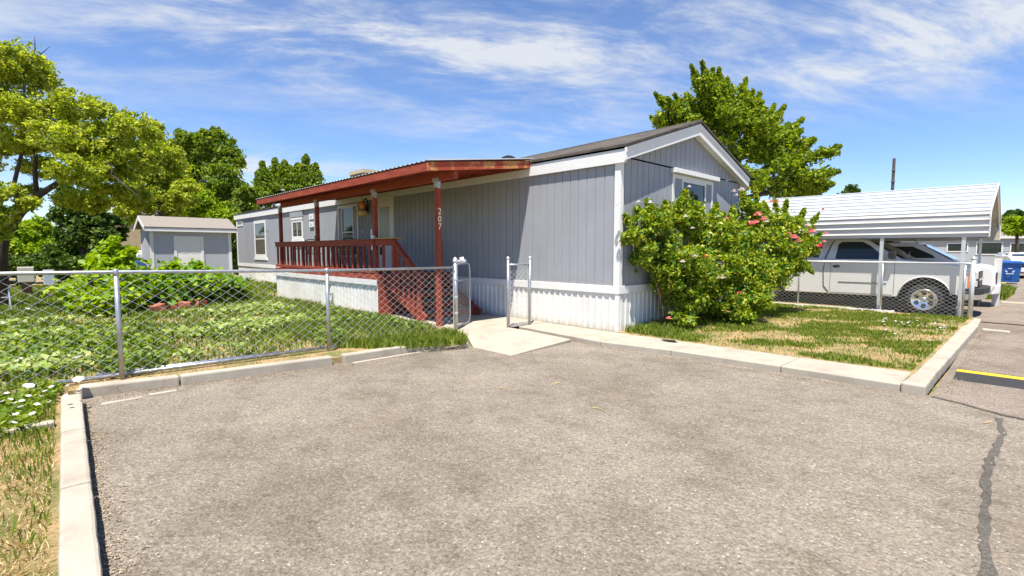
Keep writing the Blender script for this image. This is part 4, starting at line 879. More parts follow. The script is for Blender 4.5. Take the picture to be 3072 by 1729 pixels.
q = MB(); q.prism([tp(-.2, 3.90, -.25), tp(pk, 4.36, -.25), tp(L_ + .2, 3.25, -.25), tp(L_ + .2, 3.36, -.25), tp(pk, 4.48, -.25), tp(-.2, 4.02, -.25)], Vector(tp(0, 0, 9.5)) - Vector(tp(0, 0, 0))); q.build('roof', M['shedroof'], th)
a = P3(150, 751, 33); q = MB(); q.box(a.x - 3, a.x + .6, a.y - 6.0, a.y + .9, 0, 2.7); cw = q.build('wall', M['tan']); cw.name = 'cream_outbuilding'; tag(cw, 'tan outbuilding glimpsed between the trees left of the dark ivy tree', 'building')

# ------------------------------------------------------------------ street things
BN = thing('recycling_bin', 'blue wheeled recycling bin with white emblem at the roadside', 'bin', (4.6, 25.6, -.09))
mb = MB(); mb.add([(4.32, 25.35, 0), (4.90, 25.35, 0), (4.90, 25.95, 0), (4.32, 25.95, 0), (4.22, 25.25, .88), (5.0, 25.25, .88), (5.0, 26.05, .88), (4.22, 26.05, .88)], [(3, 2, 1, 0), (0, 1, 5, 4), (1, 2, 6, 5), (2, 3, 7, 6), (3, 0, 4, 7)]); mb.build('bin_body', M['bin'], BN, bevel=.02)
mb = MB(); mb.prism([(4.18, 25.2, .88), (5.04, 25.2, .88), (5.04, 26.1, .88), (4.18, 26.1, .88)], (0, 0, .05)); mb.prism([(4.24, 25.3, .93), (4.98, 25.3, .93), (4.98, 26.0, .98), (4.24, 26.0, .98)], (0, 0, .03)); mb.build('lid', M['bin'], BN, bevel=.01)
mb = MB()
for k in range(3):
    a_ = R(90 + 120 * k)
    for t0, t1 in ((-.5, .5),):
        p0 = (4.61 + .10 * math.cos(a_ + t0) * 1.5, 25.255, .55 + .10 * math.sin(a_ + t0)); p1 = (4.61 + .10 * math.cos(a_ + t1) * 1.5, 25.255, .55 + .10 * math.sin(a_ + t1)); mb.bar(p0, p1, .02, .035, up=(0, 0, 1) if k else (0, 1, 0))
mb.box(4.47, 4.75, 25.245, 25.26, .385, .41); mb.build('emblem', M['paper'], BN)
for x in (4.3, 4.92): mb = MB(); mb.lathe([(.1, 0), (.1, .05)], (x - .025, 25.98, .1), 12, 'x'); mb.build('wheel', M['rubber'], BN)
for o in [BN] + list(BN.children): pass
BN.location.z = -.09
PL = thing('utility_pole', 'dark wooden utility pole cut off square at the top, beyond the carport', 'pole', tuple(P3(2667, 751, 60).to_2d()) + (0,))
pp = P3(2667, 751, 60); mb = MB(); mb.tube([(pp.x, pp.y, 0), (pp.x, pp.y, 12.4)], [.20, .15], 12); mb.build('pole_shaft', M['pole'], PL)
mb = MB(); mb.box(pp.x - .24, pp.x + .24, pp.y - .24, pp.y + .24, 11.0, 11.05); mb.box(pp.x - .25, pp.x + .25, pp.y - .25, pp.y + .25, 9.7, 9.75); mb.build('pole_band', M['zinc'], PL)
SB = thing('speed_bump', 'black rubber speed bump with yellow stripe across the lane', 'speed bump', (6.2, .8, -.088))
for x0, x1 in ((4.60, 5.55), (5.56, 6.5), (6.51, 7.45), (7.46, 8.4)):
    mb = MB(); mb.prism([(x0, .42, -.088), (x0, 1.12, -.088), (x0, .98, -.045), (x0, .88, -.032), (x0, .66, -.032), (x0, .56, -.045)], (x1 - x0, 0, 0)); mb.build('rubber_section', M['rubber'], SB, bevel=.004)
    mb = MB(); mb.box(x0, x1, .70, .86, -.0318, -.029); mb.build('yellow_stripe', M['yellow'], SB)
UB = thing('utility_pedestal', 'beige electric pedestal box on a post at the left end of the yard', 'utility box', (-17.7, -7.8, 0))
mb = MB(); mb.box(-17.95, -17.55, -8.02, -7.62, .45, .95); mb.build('box', M['pedestal'], UB, bevel=.02); mb = MB(); mb.box(-17.85, -17.65, -7.95, -7.7, 0, .46); mb.build('post', M['stem'], UB)
UB2 = thing('utility_pedestal', 'grey-green meter box to the right of the beige pedestal', 'utility box', (-17.4, -7.3, 0))
mb = MB(); mb.box(-17.55, -17.3, -7.42, -7.14, .35, .85); mb.build('box', M['ladder'], UB2, bevel=.02); mb = MB(); mb.box(-17.47, -17.37, -7.33, -7.23, 0, .36); mb.build('post', M['pinkstone'], UB2)
LD = thing('stepladder', 'pale aluminium stepladder standing at the far left of the yard', 'ladder', (-13.5, -8.3, 0))
for s_ in (-.22, .22):
    mb = MB(); mb.bar((-13.4, -8.35 + s_, 0), (-13.8, -8.35 + s_ * .7, 1.45), .03, .07); mb.build('rail', M['ladder'], LD)
    mb = MB(); mb.bar((-14.3, -8.35 + s_, 0), (-13.82, -8.35 + s_ * .7, 1.43), .025, .04); mb.build('brace', M['ladder'], LD)
for k in range(5): z = .25 + k * .27; t = z / 1.45; mb = MB(); mb.box(-13.43 - .4 * t, -13.35 - .4 * t, -8.55 + .05 * t, -8.15 - .05 * t, z, z + .03); mb.build('step', M['ladder'], LD)
bpos = [(-9.15, -5.55, .2), (-9.95, -5.1, .9), (-9.3, -5.0, -.3), (-9.75, -4.65, .5), (-9.55, -5.3, 1.4)]
BL = ['half-buried red brick lying leftmost in front of the vine bushes', 'tilted red brick against the vines behind the leftmost one', 'red brick lying flat in the middle of the brick heap', 'red brick at the right end of the brick heap under the vines', 'red brick on its side between the two left bricks']
for (x, y, a_), lb in zip(bpos, BL):
    mb = MB(); mb.box(-.19, .19, -.12, .12, 0, .20, Matrix.Translation((x, y, .02)) @ Matrix.Rotation(a_, 4, 'Z') @ Matrix.Rotation(.25 * math.sin(a_ * 9), 4, 'X')); tag(mb.build('brick', M['brick'], bevel=.01), lb, 'brick', 'bricks in front of the vines')

# ------------------------------------------------------------------ vegetation
def unit(n):
    v = rng.normal(size=(n, 3)); return v / np.linalg.norm(v, axis=1)[:, None]
def leaf_verts(P, size, up=.35, asp=.55, fold=.18, lean=None):
    "one little pointed, folded leaf (4 corners) at every point"
    n = len(P); nr = unit(n) + np.array([0, 0, up]); nr /= np.linalg.norm(nr, axis=1)[:, None]
    t = unit(n); t -= nr * (t * nr).sum(1)[:, None]
    if lean is not None: t += np.array(lean); t -= nr * (t * nr).sum(1)[:, None]
    t /= np.linalg.norm(t, axis=1)[:, None]; b = np.cross(nr, t)
    s = (size * rng.uniform(.45, 1.5, n))[:, None]
    V = np.empty((n, 4, 3)); V[:, 0] = P - t * s * .5; V[:, 1] = P + b * s * asp * .5 + nr * s * fold; V[:, 2] = P + t * s * .5; V[:, 3] = P - b * s * asp * .5 + nr * s * fold
    return V.reshape(-1, 3)
FOLD = [(0, 1, 2), (0, 2, 3)]
def blob_points(blobs, n, clump=.22, sub=48):
    "blobs: (centre, (rx,ry,rz)); points gathered in small clumps over the outer part of each ellipsoid"
    vol = np.array([b[1][0] * b[1][1] * b[1][2] for b in blobs]) ** (2 / 3); cnt = (vol / vol.sum() * n).astype(int); out_ = []
    for (c, r), k in zip(blobs, cnt):
        if k < 4: continue
        r = np.array(r); m = max(5, int(sub * (r.mean() ** .5))); u = unit(m) * (rng.uniform(.35, 1.02, m) ** .6)[:, None]; cc = np.array(c) + u * r
        j = rng.integers(0, m, k); out_.append(cc[j] + rng.normal(size=(k, 3)) * clump * r.mean() * rng.uniform(.5, 1.1, (m, 1))[j] * np.array([1, 1, .7]))
    return np.concatenate(out_)
def spray_points(sprays, n):
    "sprays: (p0, p1, r0, r1) tapering tufts"
    ln = np.array([(Vector(b) - Vector(a)).length * (r0 + r1) for a, b, r0, r1 in sprays]); cnt = (ln / ln.sum() * n).astype(int); out_ = []
    for (a, b, r0, r1), k in zip(sprays, cnt):
        t = rng.uniform(0, 1, k) ** .85; a, b = np.array(a), np.array(b); r = r0 + (r1 - r0) * t; wob = np.sin(t * 17 + a[0]) * .35 + 1
        out_.append(a + (b - a) * t[:, None] + unit(k) * (rng.uniform(0, 1, k) ** .45 * r * wob)[:, None])
    return np.concatenate(out_)
def bl(px, py, rx, rz, d, deep=None):
    c = P3(px, py, d); a = rx / F * d; b = rz / F * d; return (tuple(c), (a, deep or (a + b) / 2, b))
def tree(name, label, blobs, n, size, lm, base, limbs=(), tr=.2, group=None, sprays=None, ns=0, up=.35, clump=.19, cat='tree', keep=None, asp=.55):
    t = thing(name, label, cat, base, group=group)
    P = []
    if blobs: P.append(blob_points(blobs, n, clump))
    if sprays: P.append(spray_points(sprays, ns))
    P = np.concatenate(P); P = P[P[:, 2] > .03]
    if keep is not None: P = P[keep(P)]
    np_mesh('crown', leaf_verts(P, size, up, asp), 4, lm, t, FOLD)
    if limbs:
        q = MB()
        for l in limbs: q.tube(l[0], l[1], 8)
        q.build('trunk', M['bark'], t, smooth=True)
    return t
def limb(pts, r0, r1):
    n = len(pts); return (pts, [r0 + (r1 - r0) * i / (n - 1) for i in range(n)])
D = 13.0
pb = P3(-10, 751, D); base = (pb.x, pb.y, 0)
bb = [bl(*a, D + dz) for *a, dz in ((35, 185, 85, 62, 0), (115, 230, 62, 55, .8), (-70, 240, 90, 100, 0), (25, 330, 90, 60, -.6), (150, 345, 85, 55, .5), (235, 320, 80, 42, 0), (320, 360, 85, 48, .6), (405, 392, 75, 42, 0), (462, 398, 38, 32, 1),
     (165, 420, 90, 45, -.7), (285, 440, 95, 55, .2), (380, 470, 80, 50, 1.2), (230, 510, 95, 45, -.6), (340, 545, 80, 45, 0.8), (430, 470, 50, 45, 0), (70, 430, 60, 40, 0), (-70, 420, 90, 90, .5), (120, 500, 60, 30, 1), (90, 580, 50, 25, 1.5), (400, 590, 60, 35, 1.6), (250, 600, 90, 35, 1.8), (-15, 570, 62, 36, -1.2), (12, 650, 48, 40, -1.0), (-25, 700, 45, 36, -1.1), (75, 610, 40, 26, -.8))]
lm_ = [limb([base, P3(0, 760, D), P3(15, 700, D), P3(60, 640, D), P3(110, 590, D), P3(180, 545, D), P3(270, 510, D + .4)], .17, .04), limb([P3(110, 590, D), P3(105, 520, D), P3(108, 470, D), P3(95, 400, D), P3(60, 300, D)], .06, .02),
       limb([P3(60, 640, D), P3(40, 560, D), P3(70, 440, D), P3(75, 330, D), P3(70, 220, D)], .06, .015), limb([P3(270, 510, D + .4), P3(330, 520, D), P3(380, 560, D - .2), P3(440, 610, D - .4)], .03, .006),
       limb([P3(180, 545, D), P3(240, 470, D), P3(330, 420, D), P3(420, 400, D)], .06, .02), limb([P3(105, 150, D), P3(104, 110, D)], .014, .006), limb([P3(120, 165, D), P3(150, 140, D)], .012, .005), limb([P3(70, 230, D), P3(105, 150, D)], .02, .013)]
tree('willow_tree', 'big yellow-green willow with dark leaning trunk at the left edge', bb, 60000, .11, M['leaf_yellow'], base, lm_, clump=.19, up=.2, asp=.45)
def far(name, label, lst, n, size, lmn, d, trunk=(600, 700), **k):
    b = P3(trunk[0], 751, d); base = (b.x, b.y, 0); top = P3(trunk[0], trunk[1], d)
    bbs = [bl(*a, d) if len(a) == 4 else bl(*a[:4], d + a[4]) for a in lst] if lst else None
    return tree(name, label, bbs, n, size, M[lmn], base, [limb([base, ((base[0] + top.x) / 2 + .1, (base[1] + top.y) / 2, top.z / 2), tuple(top)], .22, .1)], **k)
far('elm_tree', 'tall dark green elm standing behind the shed', [(560, 425, 42, 30), (640, 430, 48, 42), (690, 475, 38, 38), (600, 490, 62, 48, 1), (675, 545, 58, 55, -1), (535, 540, 60, 50), (620, 610, 75, 55, -1), (715, 615, 38, 42), (520, 450, 30, 30, 2), (560, 640, 80, 40, 1)], 34000, .24, 'leaf_mid', 36, (620, 560), sprays=[(P3(600, 440, 36), P3(612, 395, 36), .6, .2), (P3(640, 440, 36), P3(638, 385, 36), .7, .15), (P3(670, 460, 36), P3(700, 420, 36), .6, .2), (P3(700, 500, 36), P3(728, 480, 36), .6, .2), (P3(560, 430, 36), P3(535, 392, 36), .6, .2)], ns=2500)
far('young_tree', 'pale olive-green tree between the willow and the dark elm', [(470, 470, 55, 55), (500, 520, 60, 55, .5), (440, 560, 60, 50), (490, 610, 70, 50, .5), (560, 580, 40, 40), (400, 630, 60, 40)], 22000, .16, 'leaf_yellow', 24, (480, 600))
far('young_tree', 'bright lime-green small tree just above the right end of the shed roof', [(600, 610, 42, 38), (640, 650, 50, 36, .5), (570, 655, 50, 36), (690, 660, 30, 34)], 14000, .16, 'leaf_lime', 29, (610, 660), sprays=[(P3(600, 610, 29), P3(590, 560, 29), .6, .15), (P3(620, 620, 29), P3(625, 575, 29), .5, .12), (P3(650, 640, 29), P3(668, 610, 29), .4, .12)], ns=1500)
far('dense_tree', 'dull green round tree behind the home at the far end', [(720, 640, 40, 40), (745, 590, 34, 34), (700, 690, 40, 40), (715, 760, 30, 60)], 9000, .24, 'leaf_mid', 34, (715, 700))
far('poplar_tree', 'poplar with pointed upright tufts behind the far end of the awning', [(850, 570, 50, 32), (800, 585, 30, 35), (910, 570, 35, 32), (780, 620, 30, 30)], 7000, .26, 'leaf_mid', 42, (850, 600),
    sprays=[(P3(a, b, 42), P3(c, d, 42), .85, .12) for a, b, c, d in ((800, 560, 786, 488), (835, 550, 824, 478), (860, 540, 853, 484), (880, 560, 870, 500), (915, 550, 918, 466), (930, 560, 948, 492), (900, 540, 892, 492), (945, 560, 958, 515), (790, 590, 772, 520))], ns=14000)
far('round_tree', 'lime-yellow rounded tree under the willow at the left', [(70, 700, 55, 38), (120, 690, 42, 34), (50, 745, 60, 32), (130, 740, 50, 30)], 14000, .14, 'leaf_lime', 22, (80, 740))
far('ivy_tree', 'dark ivy-covered tree in front of the tan house, left of the shed', [(205, 640, 32, 45), (255, 625, 42, 40), (230, 700, 42, 45), (290, 680, 42, 45), (245, 765, 50, 42), (320, 720, 36, 40), (350, 690, 22, 40, 1), (350, 760, 36, 40, 1), (200, 580, 26, 30), (300, 600, 40, 30), (185, 770, 30, 40)], 30000, .15, 'leaf_dark', 19, (250, 700))
far('hedge', 'dark low hedge along the back of the yard at the far left', [(20, 800, 70, 28), (110, 795, 70, 26), (190, 810, 60, 28), (-60, 780, 80, 40)], 14000, .13, 'leaf_dark', 20, (60, 810), cat='hedge')
far('hedge', 'dark leafy hedge visible through the gap between shed and home', [(706, 730, 30, 50), (730, 790, 40, 50), (380, 800, 90, 30)], 5000, .2, 'leaf_dark', 31, (715, 780), cat='hedge')
# the big tufted tree behind the house
def cp3(x, y, d): return P3(1900 + x / 3.2227, 170 + y / 3.2227, d)
tips = [(205, 350), (165, 580), (330, 400), (395, 365), (470, 480), (560, 85), (610, 150), (660, 50), (765, 120), (825, 115), (910, 210), (935, 340), (1090, 215), (1045, 290), (1225, 345), (1160, 325), (1250, 440), (1365, 465), (1465, 475), (1500, 650), (1640, 600), (1635, 710), (1745, 790), (1690, 900), (2005, 865), (1995, 1110), (1940, 1230), (1850, 1290), (700, 300), (860, 420), (1000, 480), (1300, 700), (1420, 800), (1560, 980), (1180, 600)]
dj = random.Random(3); spr = []
for x, y in tips:
    d = 21 + dj.uniform(-1.2, 1.2); f = .42 if y > 250 else .5; bx = x + (950 - x) * f; by = y + (1350 - y) * f * .85
    spr.append((cp3(bx, by, 21), cp3(x, y, d), .46, .05)); spr.append((cp3(x + (bx - x) * .45, y + (by - y) * .45, d), cp3(x + (bx - x) * .12 + dj.uniform(-50, 50), y + (by - y) * .12 + dj.uniform(-10, 50), d), .38, .08))
cb = P3(2230, 751, 21); base = (cb.x, cb.y, 0)
mbl = [(tuple(cp3(x, y, 21 + dz)), (rx * .8 / 3.2227 / F * 21, 1.5, rz * .8 / 3.2227 / F * 21)) for x, y, rx, rz, dz in ((600, 480, 90, 150, 0), (800, 560, 100, 150, .6), (1050, 620, 100, 140, -.6), (900, 880, 200, 170, 0), (1220, 900, 200, 170, .8), (1480, 1080, 150, 120, 0), (1100, 1200, 280, 130, -.5), (1400, 1270, 280, 100, .5), (640, 700, 150, 110, 0), (400, 640, 120, 80, 0), (1690, 1180, 130, 70, 0), (1330, 700, 110, 110, -.5))]
mapl = tree('silver_maple', 'large maple with upswept pointed tufts rising behind the gable end', mbl, 20000, .16, M['leaf_maple'], base, [limb([base, cp3(1050, 1400, 21), cp3(1000, 1000, 21), cp3(860, 600, 21), cp3(740, 300, 21)], .3, .05), limb([cp3(1030, 1300, 21), cp3(1300, 1050, 21), cp3(1600, 900, 21)], .14, .03), limb([cp3(1030, 1380, 21), cp3(1500, 1270, 21), cp3(1900, 1050, 21)], .12, .03), limb([cp3(1020, 1250, 21), cp3(600, 800, 21), cp3(300, 550, 21)], .12, .03)],
            sprays=spr, ns=50000, up=.3, clump=.14)
far('small_tree', 'small dark round tree on the horizon left of the utility pole', [(2557, 572, 18, 16), (2545, 590, 26, 14)], 2500, .42, 'leaf_dark', 75, (2557, 590))
far('street_tree', 'bright green trees at the right edge beyond the carport', [(3045, 668, 26, 20), (3075, 680, 30, 26), (3030, 690, 22, 14)], 6000, .32, 'leaf_lime', 48, (3050, 690))
far('street_tree', 'grey-green spiky tree behind the bright one at the right edge', [(3030, 655, 20, 18), (3052, 645, 16, 14)], 3000, .32, 'leaf_dark', 55, (3040, 670), sprays=[(P3(3040, 655, 55), P3(3062, 640, 55), .5, .1), (P3(3030, 655, 55), P3(3018, 642, 55), .5, .1), (P3(3040, 650, 55), P3(3036, 634, 55), .5, .1)], ns=900)

# leafy vines on the heap in the yard
def wblob(x, y, z, rx, ry, rz): return ((x, y, z), (rx, ry, rz))
VG = 'leafy bushes inside the yard'
V1 = [wblob(-9.5, -6.45, .32, .6, .6, .42), wblob(-10.2, -6.25, .7, .75, .65, .55), wblob(-10.0, -5.9, .45, .65, .6, .5), wblob(-10.5, -6.8, .4, .6, .45, .45)]
tree('vine_bush', 'tall bright lime bush at the left end of the leafy mound behind the fence', V1, 4600, .15, M['leaf_lime'], (-10.2, -6.3, 0), up=.9, group=VG, cat='bush', clump=.3, asp=.85,
     sprays=[((-10.2, -6.5, .9), (-10.35, -6.2, 1.75), .4, .10), ((-10.0, -6.3, .9), (-10.0, -5.9, 1.5), .3, .08), ((-10.4, -6.5, .8), (-10.5, -6.45, 1.5), .32, .1), ((-9.9, -6.5, .6), (-9.9, -6.45, 1.2), .3, .1)], ns=2200)
V2 = [wblob(-10.2, -5.5, .45, .7, .7, .5), wblob(-10.6, -4.9, .5, .7, .7, .5), wblob(-10.9, -4.2, .45, .65, .65, .5), wblob(-11.1, -3.6, .32, .55, .5, .38)]
tree('vine_bush', 'low broad-leaved vine mound in front of the shed, right of the tall lime bush', V2, 8500, .155, M['leaf_vine'], (-10.7, -4.6, 0), up=1.0, group=VG, cat='bush', clump=.3, asp=.9,
     sprays=[((-10.2, -5.2, .7), (-10.3, -5.0, 1.12), .25, .08), ((-10.8, -4.5, .7), (-11.0, -4.3, 1.12), .25, .08)], ns=500)
# weed growing up the deck skirting
tree('weed', 'thin leafy weed growing up against the white deck skirting', None, 0, .05, M['leaf_mid'], (-7.3, -2.25, 0), [limb([(-7.3, -2.25, 0), (-7.28, -2.2, .4), (-7.33, -2.17, .68)], .006, .003)], sprays=[((-7.3, -2.24, .0), (-7.32, -2.17, .68), .10, .03), ((-7.1, -2.3, .0), (-7.05, -2.25, .25), .12, .05)], ns=160, cat='weed')

# rose bushes at the gable end
okr = lambda P: (P[:, 0] > .05) | (P[:, 1] < -.06)
def rose(label, lst, n, base, stems, sprs):
    b = thing('rose_bush', label, 'rose bush', base, group='rose bushes at the gable end')
    P = np.concatenate([blob_points([bl(a[0], a[1], a[2] * .93, a[3] * .9, a[4]) for a in lst], n, .27, 44), spray_points([(P3(*a), P3(*c), r0, r1) for a, c, r0, r1 in sprs], int(n * .14))]); P = P[okr(P)]
    np_mesh('foliage', leaf_verts(P, .078, .5, .6), 4, M['leaf_rose'], b, FOLD)
    q = MB()
    for s in stems: q.tube([base if i == 0 else tuple(P3(*p)) for i, p in enumerate(s)], [.02 - .014 * i / (len(s) - 1) for i in range(len(s))], 6)
    for a, c, _, _ in sprs: q.tube([P3(*a), P3(*c)], [.006, .003], 5)
    q.build('stems', M['stem'], b, smooth=True); return b
RA = rose('leafy rose bush with white buds nearest the corner of the house', [(1903, 690, 44, 55, 9.05), (1965, 668, 65, 42, 9.4), (2045, 650, 70, 45, 9.8), (2100, 690, 55, 60, 10.0), (1928, 760, 46, 44, 9.2), (2005, 770, 80, 70, 9.5), (2085, 800, 65, 75, 9.7), (2005, 850, 48, 40, 9.5), (2060, 895, 60, 50, 9.6), (2045, 955, 45, 26, 9.4)],
          19000, (.35, .95, 0), [[(1985, 965, 9.4), (1980, 890, 9.4), (1965, 840, 9.3), (1930, 760, 9.2)], [(1990, 960, 9.4), (2010, 880, 9.5), (2040, 780, 9.6)], [(1985, 965, 9.4), (1978, 800, 9.35), (1985, 700, 9.4)], [(2000, 960, 9.4), (2060, 860, 9.6), (2090, 760, 9.8)]],
          [((1960, 640, 9.4), (1940, 600, 9.4), .12, .03), ((2000, 640, 9.5), (1995, 605, 9.5), .1, .03), ((2040, 630, 9.7), (2058, 570, 9.7), .14, .03), ((1890, 670, 9.0), (1862, 640, 9.0), .12, .03), ((1880, 720, 9.0), (1858, 700, 9.0), .1, .03), ((1920, 640, 9.2), (1900, 620, 9.2), .1, .03)])
RB = rose('dense middle rose bush with pale pink roses in front of the gable window', [(2150, 700, 52, 48, 10.4), (2210, 730, 70, 70, 10.7), (2150, 800, 70, 70, 10.2), (2235, 830, 70, 80, 10.5), (2170, 900, 70, 50, 10.1), (2250, 910, 60, 50, 10.3), (2120, 870, 40, 60, 10.0), (2200, 950, 60, 28, 10.1)],
          18000, (1.0, 2.5, 0), [[(2190, 960, 10.2), (2170, 880, 10.2), (2150, 780, 10.3)], [(2195, 960, 10.2), (2230, 880, 10.4), (2250, 760, 10.6)], [(2195, 960, 10.2), (2200, 800, 10.5), (2210, 680, 10.7)]],
          [((2140, 660, 10.4), (2150, 610, 10.5), .12, .03), ((2190, 680, 10.7), (2200, 620, 10.8), .12, .03), ((2165, 670, 10.5), (2170, 640, 10.5), .1, .03)])
RC = rose('tall spreading rose bush with clusters of coral pink roses toward the carport', [(2255, 640, 55, 40, 11.3), (2310, 670, 60, 45, 11.5), (2370, 690, 50, 42, 11.7), (2290, 740, 75, 60, 11.2), (2370, 770, 60, 48, 11.5), (2420, 745, 36, 36, 11.8), (2310, 820, 62, 48, 11.0), (2265, 885, 48, 42, 10.8), (2385, 805, 34, 26, 11.4)],
          18000, (1.0, 3.72, 0), [[(2260, 935, 10.9), (2290, 860, 11.0), (2330, 740, 11.4)], [(2260, 935, 10.9), (2260, 800, 11.1), (2250, 660, 11.3)], [(2265, 935, 10.9), (2330, 850, 11.2), (2400, 760, 11.7)], [(2265, 935, 10.9), (2300, 760, 11.2), (2350, 640, 11.5)]],
          [((2240, 620, 11.3), (2225, 575, 11.3), .16, .03), ((2300, 650, 11.4), (2290, 605, 11.4), .14, .03), ((2350, 660, 11.5), (2360, 600, 11.5), .14, .03), ((2390, 680, 11.7), (2415, 625, 11.7), .13, .03), ((2415, 710, 11.8), (2455, 640, 11.9), .13, .03), ((2420, 740, 11.8), (2465, 700, 11.9), .12, .03), ((2270, 620, 11.3), (2265, 560, 11.3), .1, .02), ((2410, 790, 11.6), (2440, 820, 11.6), .1, .03), ((2330, 640, 11.4), (2325, 600, 11.4), .1, .03)])
def bloom(px, py, d, r, m, par, name='rose_bloom'):
    c = np.array(P3(px, py, d)) - np.array(FW) * .18; k = 26; ring = np.repeat([0, 1, 2], [6, 10, 10]); a = rng.uniform(0, 2 * math.pi, k); el = np.array([1.3, .85, -.1])[ring] + rng.uniform(-.15, .15, k)
    dr = np.stack([np.cos(a) * np.cos(el), np.sin(a) * np.cos(el), np.sin(el)], 1); up_ = np.array([0, 0, 1.]); tn = np.cross(dr, up_); tn /= np.linalg.norm(tn, axis=1)[:, None]; nn = np.cross(tn, dr)
    rr = r * np.array([.55, .85, 1.])[ring][:, None]; p = c + dr * rr * .25; V = np.empty((k, 4, 3)); V[:, 0] = p - tn * rr * .25; V[:, 1] = p + tn * rr * .25; V[:, 2] = c + dr * rr + tn * rr * .45 + nn * rr * .35; V[:, 3] = c + dr * rr - tn * rr * .45 + nn * rr * .35
    return np_mesh(name, V.reshape(-1, 3), 4, m, par, FOLD)
for px, py, d, r, mm, par in [(1848, 622, 8.9, .045, 'petalwhite', RA), (1908, 612, 9.2, .04, 'petalwhite', RA), (1942, 614, 9.3, .055, 'petalwhite', RA), (1853, 670, 8.9, .045, 'petalpale', RA), (2047, 655, 9.5, .045, 'petalpale', RA), (2067, 690, 9.5, .045, 'petalpale', RA), (1998, 668, 9.3, .035, 'petalpale', RA), (2072, 773, 9.3, .06, 'petalpale', RA), (2038, 788, 9.2, .05, 'petalpale', RA), (2101, 773, 9.5, .045, 'petalred', RA), (1998, 955, 9.0, .05, 'petalpink', RA),
        (2153, 836, 9.7, .085, 'petalpale', RB), (2140, 655, 10.2, .055, 'petalwhite', RB), (2205, 880, 9.9, .045, 'petalred', RB), (2168, 660, 10.3, .05, 'petalpink', RB), (2058, 567, 9.6, .04, 'petalwhite', RA), (2172, 935, 9.7, .03, 'petalpink', RB),
        (2215, 577, 11.1, .08, 'petalpale', RC), (2192, 580, 11.1, .06, 'petalpale', RC), (2262, 650, 10.9, .09, 'petalpink', RC), (2277, 664, 10.9, .09, 'petalpink', RC), (2240, 678, 10.8, .10, 'petalpink', RC), (2255, 672, 10.8, .07, 'petalpink', RC), (2288, 670, 10.9, .06, 'petalpale', RC), (2302, 612, 11.2, .06, 'petalpink', RC), (2320, 610, 11.2, .05, 'petalpink', RC), (2355, 710, 11.2, .085, 'petalpink', RC), (2370, 717, 11.2, .09, 'petalpink', RC), (2379, 728, 11.2, .08, 'petalpink', RC),
        (2420, 700, 11.6, .10, 'petalpink', RC), (2412, 680, 11.6, .07, 'petalpale', RC), (2446, 742, 11.6, .08, 'petalred', RC), (2455, 634, 11.8, .05, 'petalred', RC), (2465, 704, 11.8, .05, 'petalpink', RC), (2457, 728, 11.8, .05, 'petalpink', RC), (2200, 592, 11.2, .06, 'petalpale', RC)]:
    bloom(px, py, d, r, M[mm], par)

# grass, straw and ground leaves
def fbm(x, y, s, seed=0):
    r_ = np.random.default_rng(seed); v = 0
    for o_ in range(5):
        for _ in range(7):
            a, ph, f = r_.uniform(0, 2 * math.pi), r_.uniform(0, 6.28), r_.uniform(.7, 1.4); v = v + np.sin((x * math.cos(a) + y * math.sin(a)) * s * f * 1.8 ** o_ + ph + .8 * np.sin(x * s * .9 + y * s * .7 + o_)) / 1.5 ** o_
    return v / 4.4
def inpoly(x, y, poly):
    c = np.zeros(len(x), bool); n = len(poly)
    for i in range(n):
        (x0, y0), (x1, y1) = poly[i], poly[(i + 1) % n]
        if y0 == y1: continue
        c ^= ((y0 > y) != (y1 > y)) & (x < (x1 - x0) * (y - y0) / (y1 - y0) + x0)
    return c
def scatter(poly, n, fall=1.4, mask=None, z=0.0):
    xs = [p[0] for p in poly]; ys = [p[1] for p in poly]; got = []; tot = 0; k = 0
    while tot < n and k < 60:
        x = rng.uniform(min(xs), max(xs), n * 2); y = rng.uniform(min(ys), max(ys), n * 2); ok = inpoly(x, y, poly); d = np.hypot(x - CAM.x, y - CAM.y)
        ok &= rng.uniform(0, 1, len(x)) < np.clip((3.5 / d) ** fall, 0, 1)
        if mask is not None: ok &= rng.uniform(0, 1, len(x)) < mask(x, y)
        got.append(np.stack([x[ok], y[ok], np.full(ok.sum(), z)], 1)); tot += ok.sum(); k += 1
    return np.concatenate(got)[:n]
def blades(P, h, wd, lean=.5):
    n = len(P); a = rng.uniform(0, 2 * math.pi, n); hh = (h * rng.uniform(.45, 1.3, n)); wd = wd * rng.uniform(.7, 1.3, n) ; sx, sy = np.cos(a) * wd / 2, np.sin(a) * wd / 2
    b = rng.uniform(0, 2 * math.pi, n); ln = rng.uniform(.1, 1, n) * lean * hh; V = np.empty((n, 5, 3)); mx_, my = np.cos(b) * ln, np.sin(b) * ln
    V[:, 0] = P + np.stack([-sx, -sy, 0 * sx], 1); V[:, 1] = P + np.stack([sx, sy, 0 * sx], 1)
    V[:, 2] = P + np.stack([mx_ * .35 + sx * .8, my * .35 + sy * .8, hh * .55], 1); V[:, 4] = P + np.stack([mx_ * .35 - sx * .8, my * .35 - sy * .8, hh * .55], 1); V[:, 3] = P + np.stack([mx_, my, hh * .92], 1)
    return V.reshape(-1, 3)
def stuff(name, V, nper, m, label, faces=None):
    o = np_mesh(name, V, nper, m, None, faces); o['kind'] = 'stuff'; o['label'] = label; o['category'] = name.replace('_', ' '); return o
sig = lambda v, c, k: 1 / (1 + np.exp(-(v - c) * k))
BARE = ((-2.45, -3.75, .35, .75), (-2.9, -5.2, .35, .5), (-5.2, -6.2, .6, .5), (-3.2, -7.2, .3, .4), (-7.5, -5.6, .5, .6), (-2.6, -5.9, .2, .4))
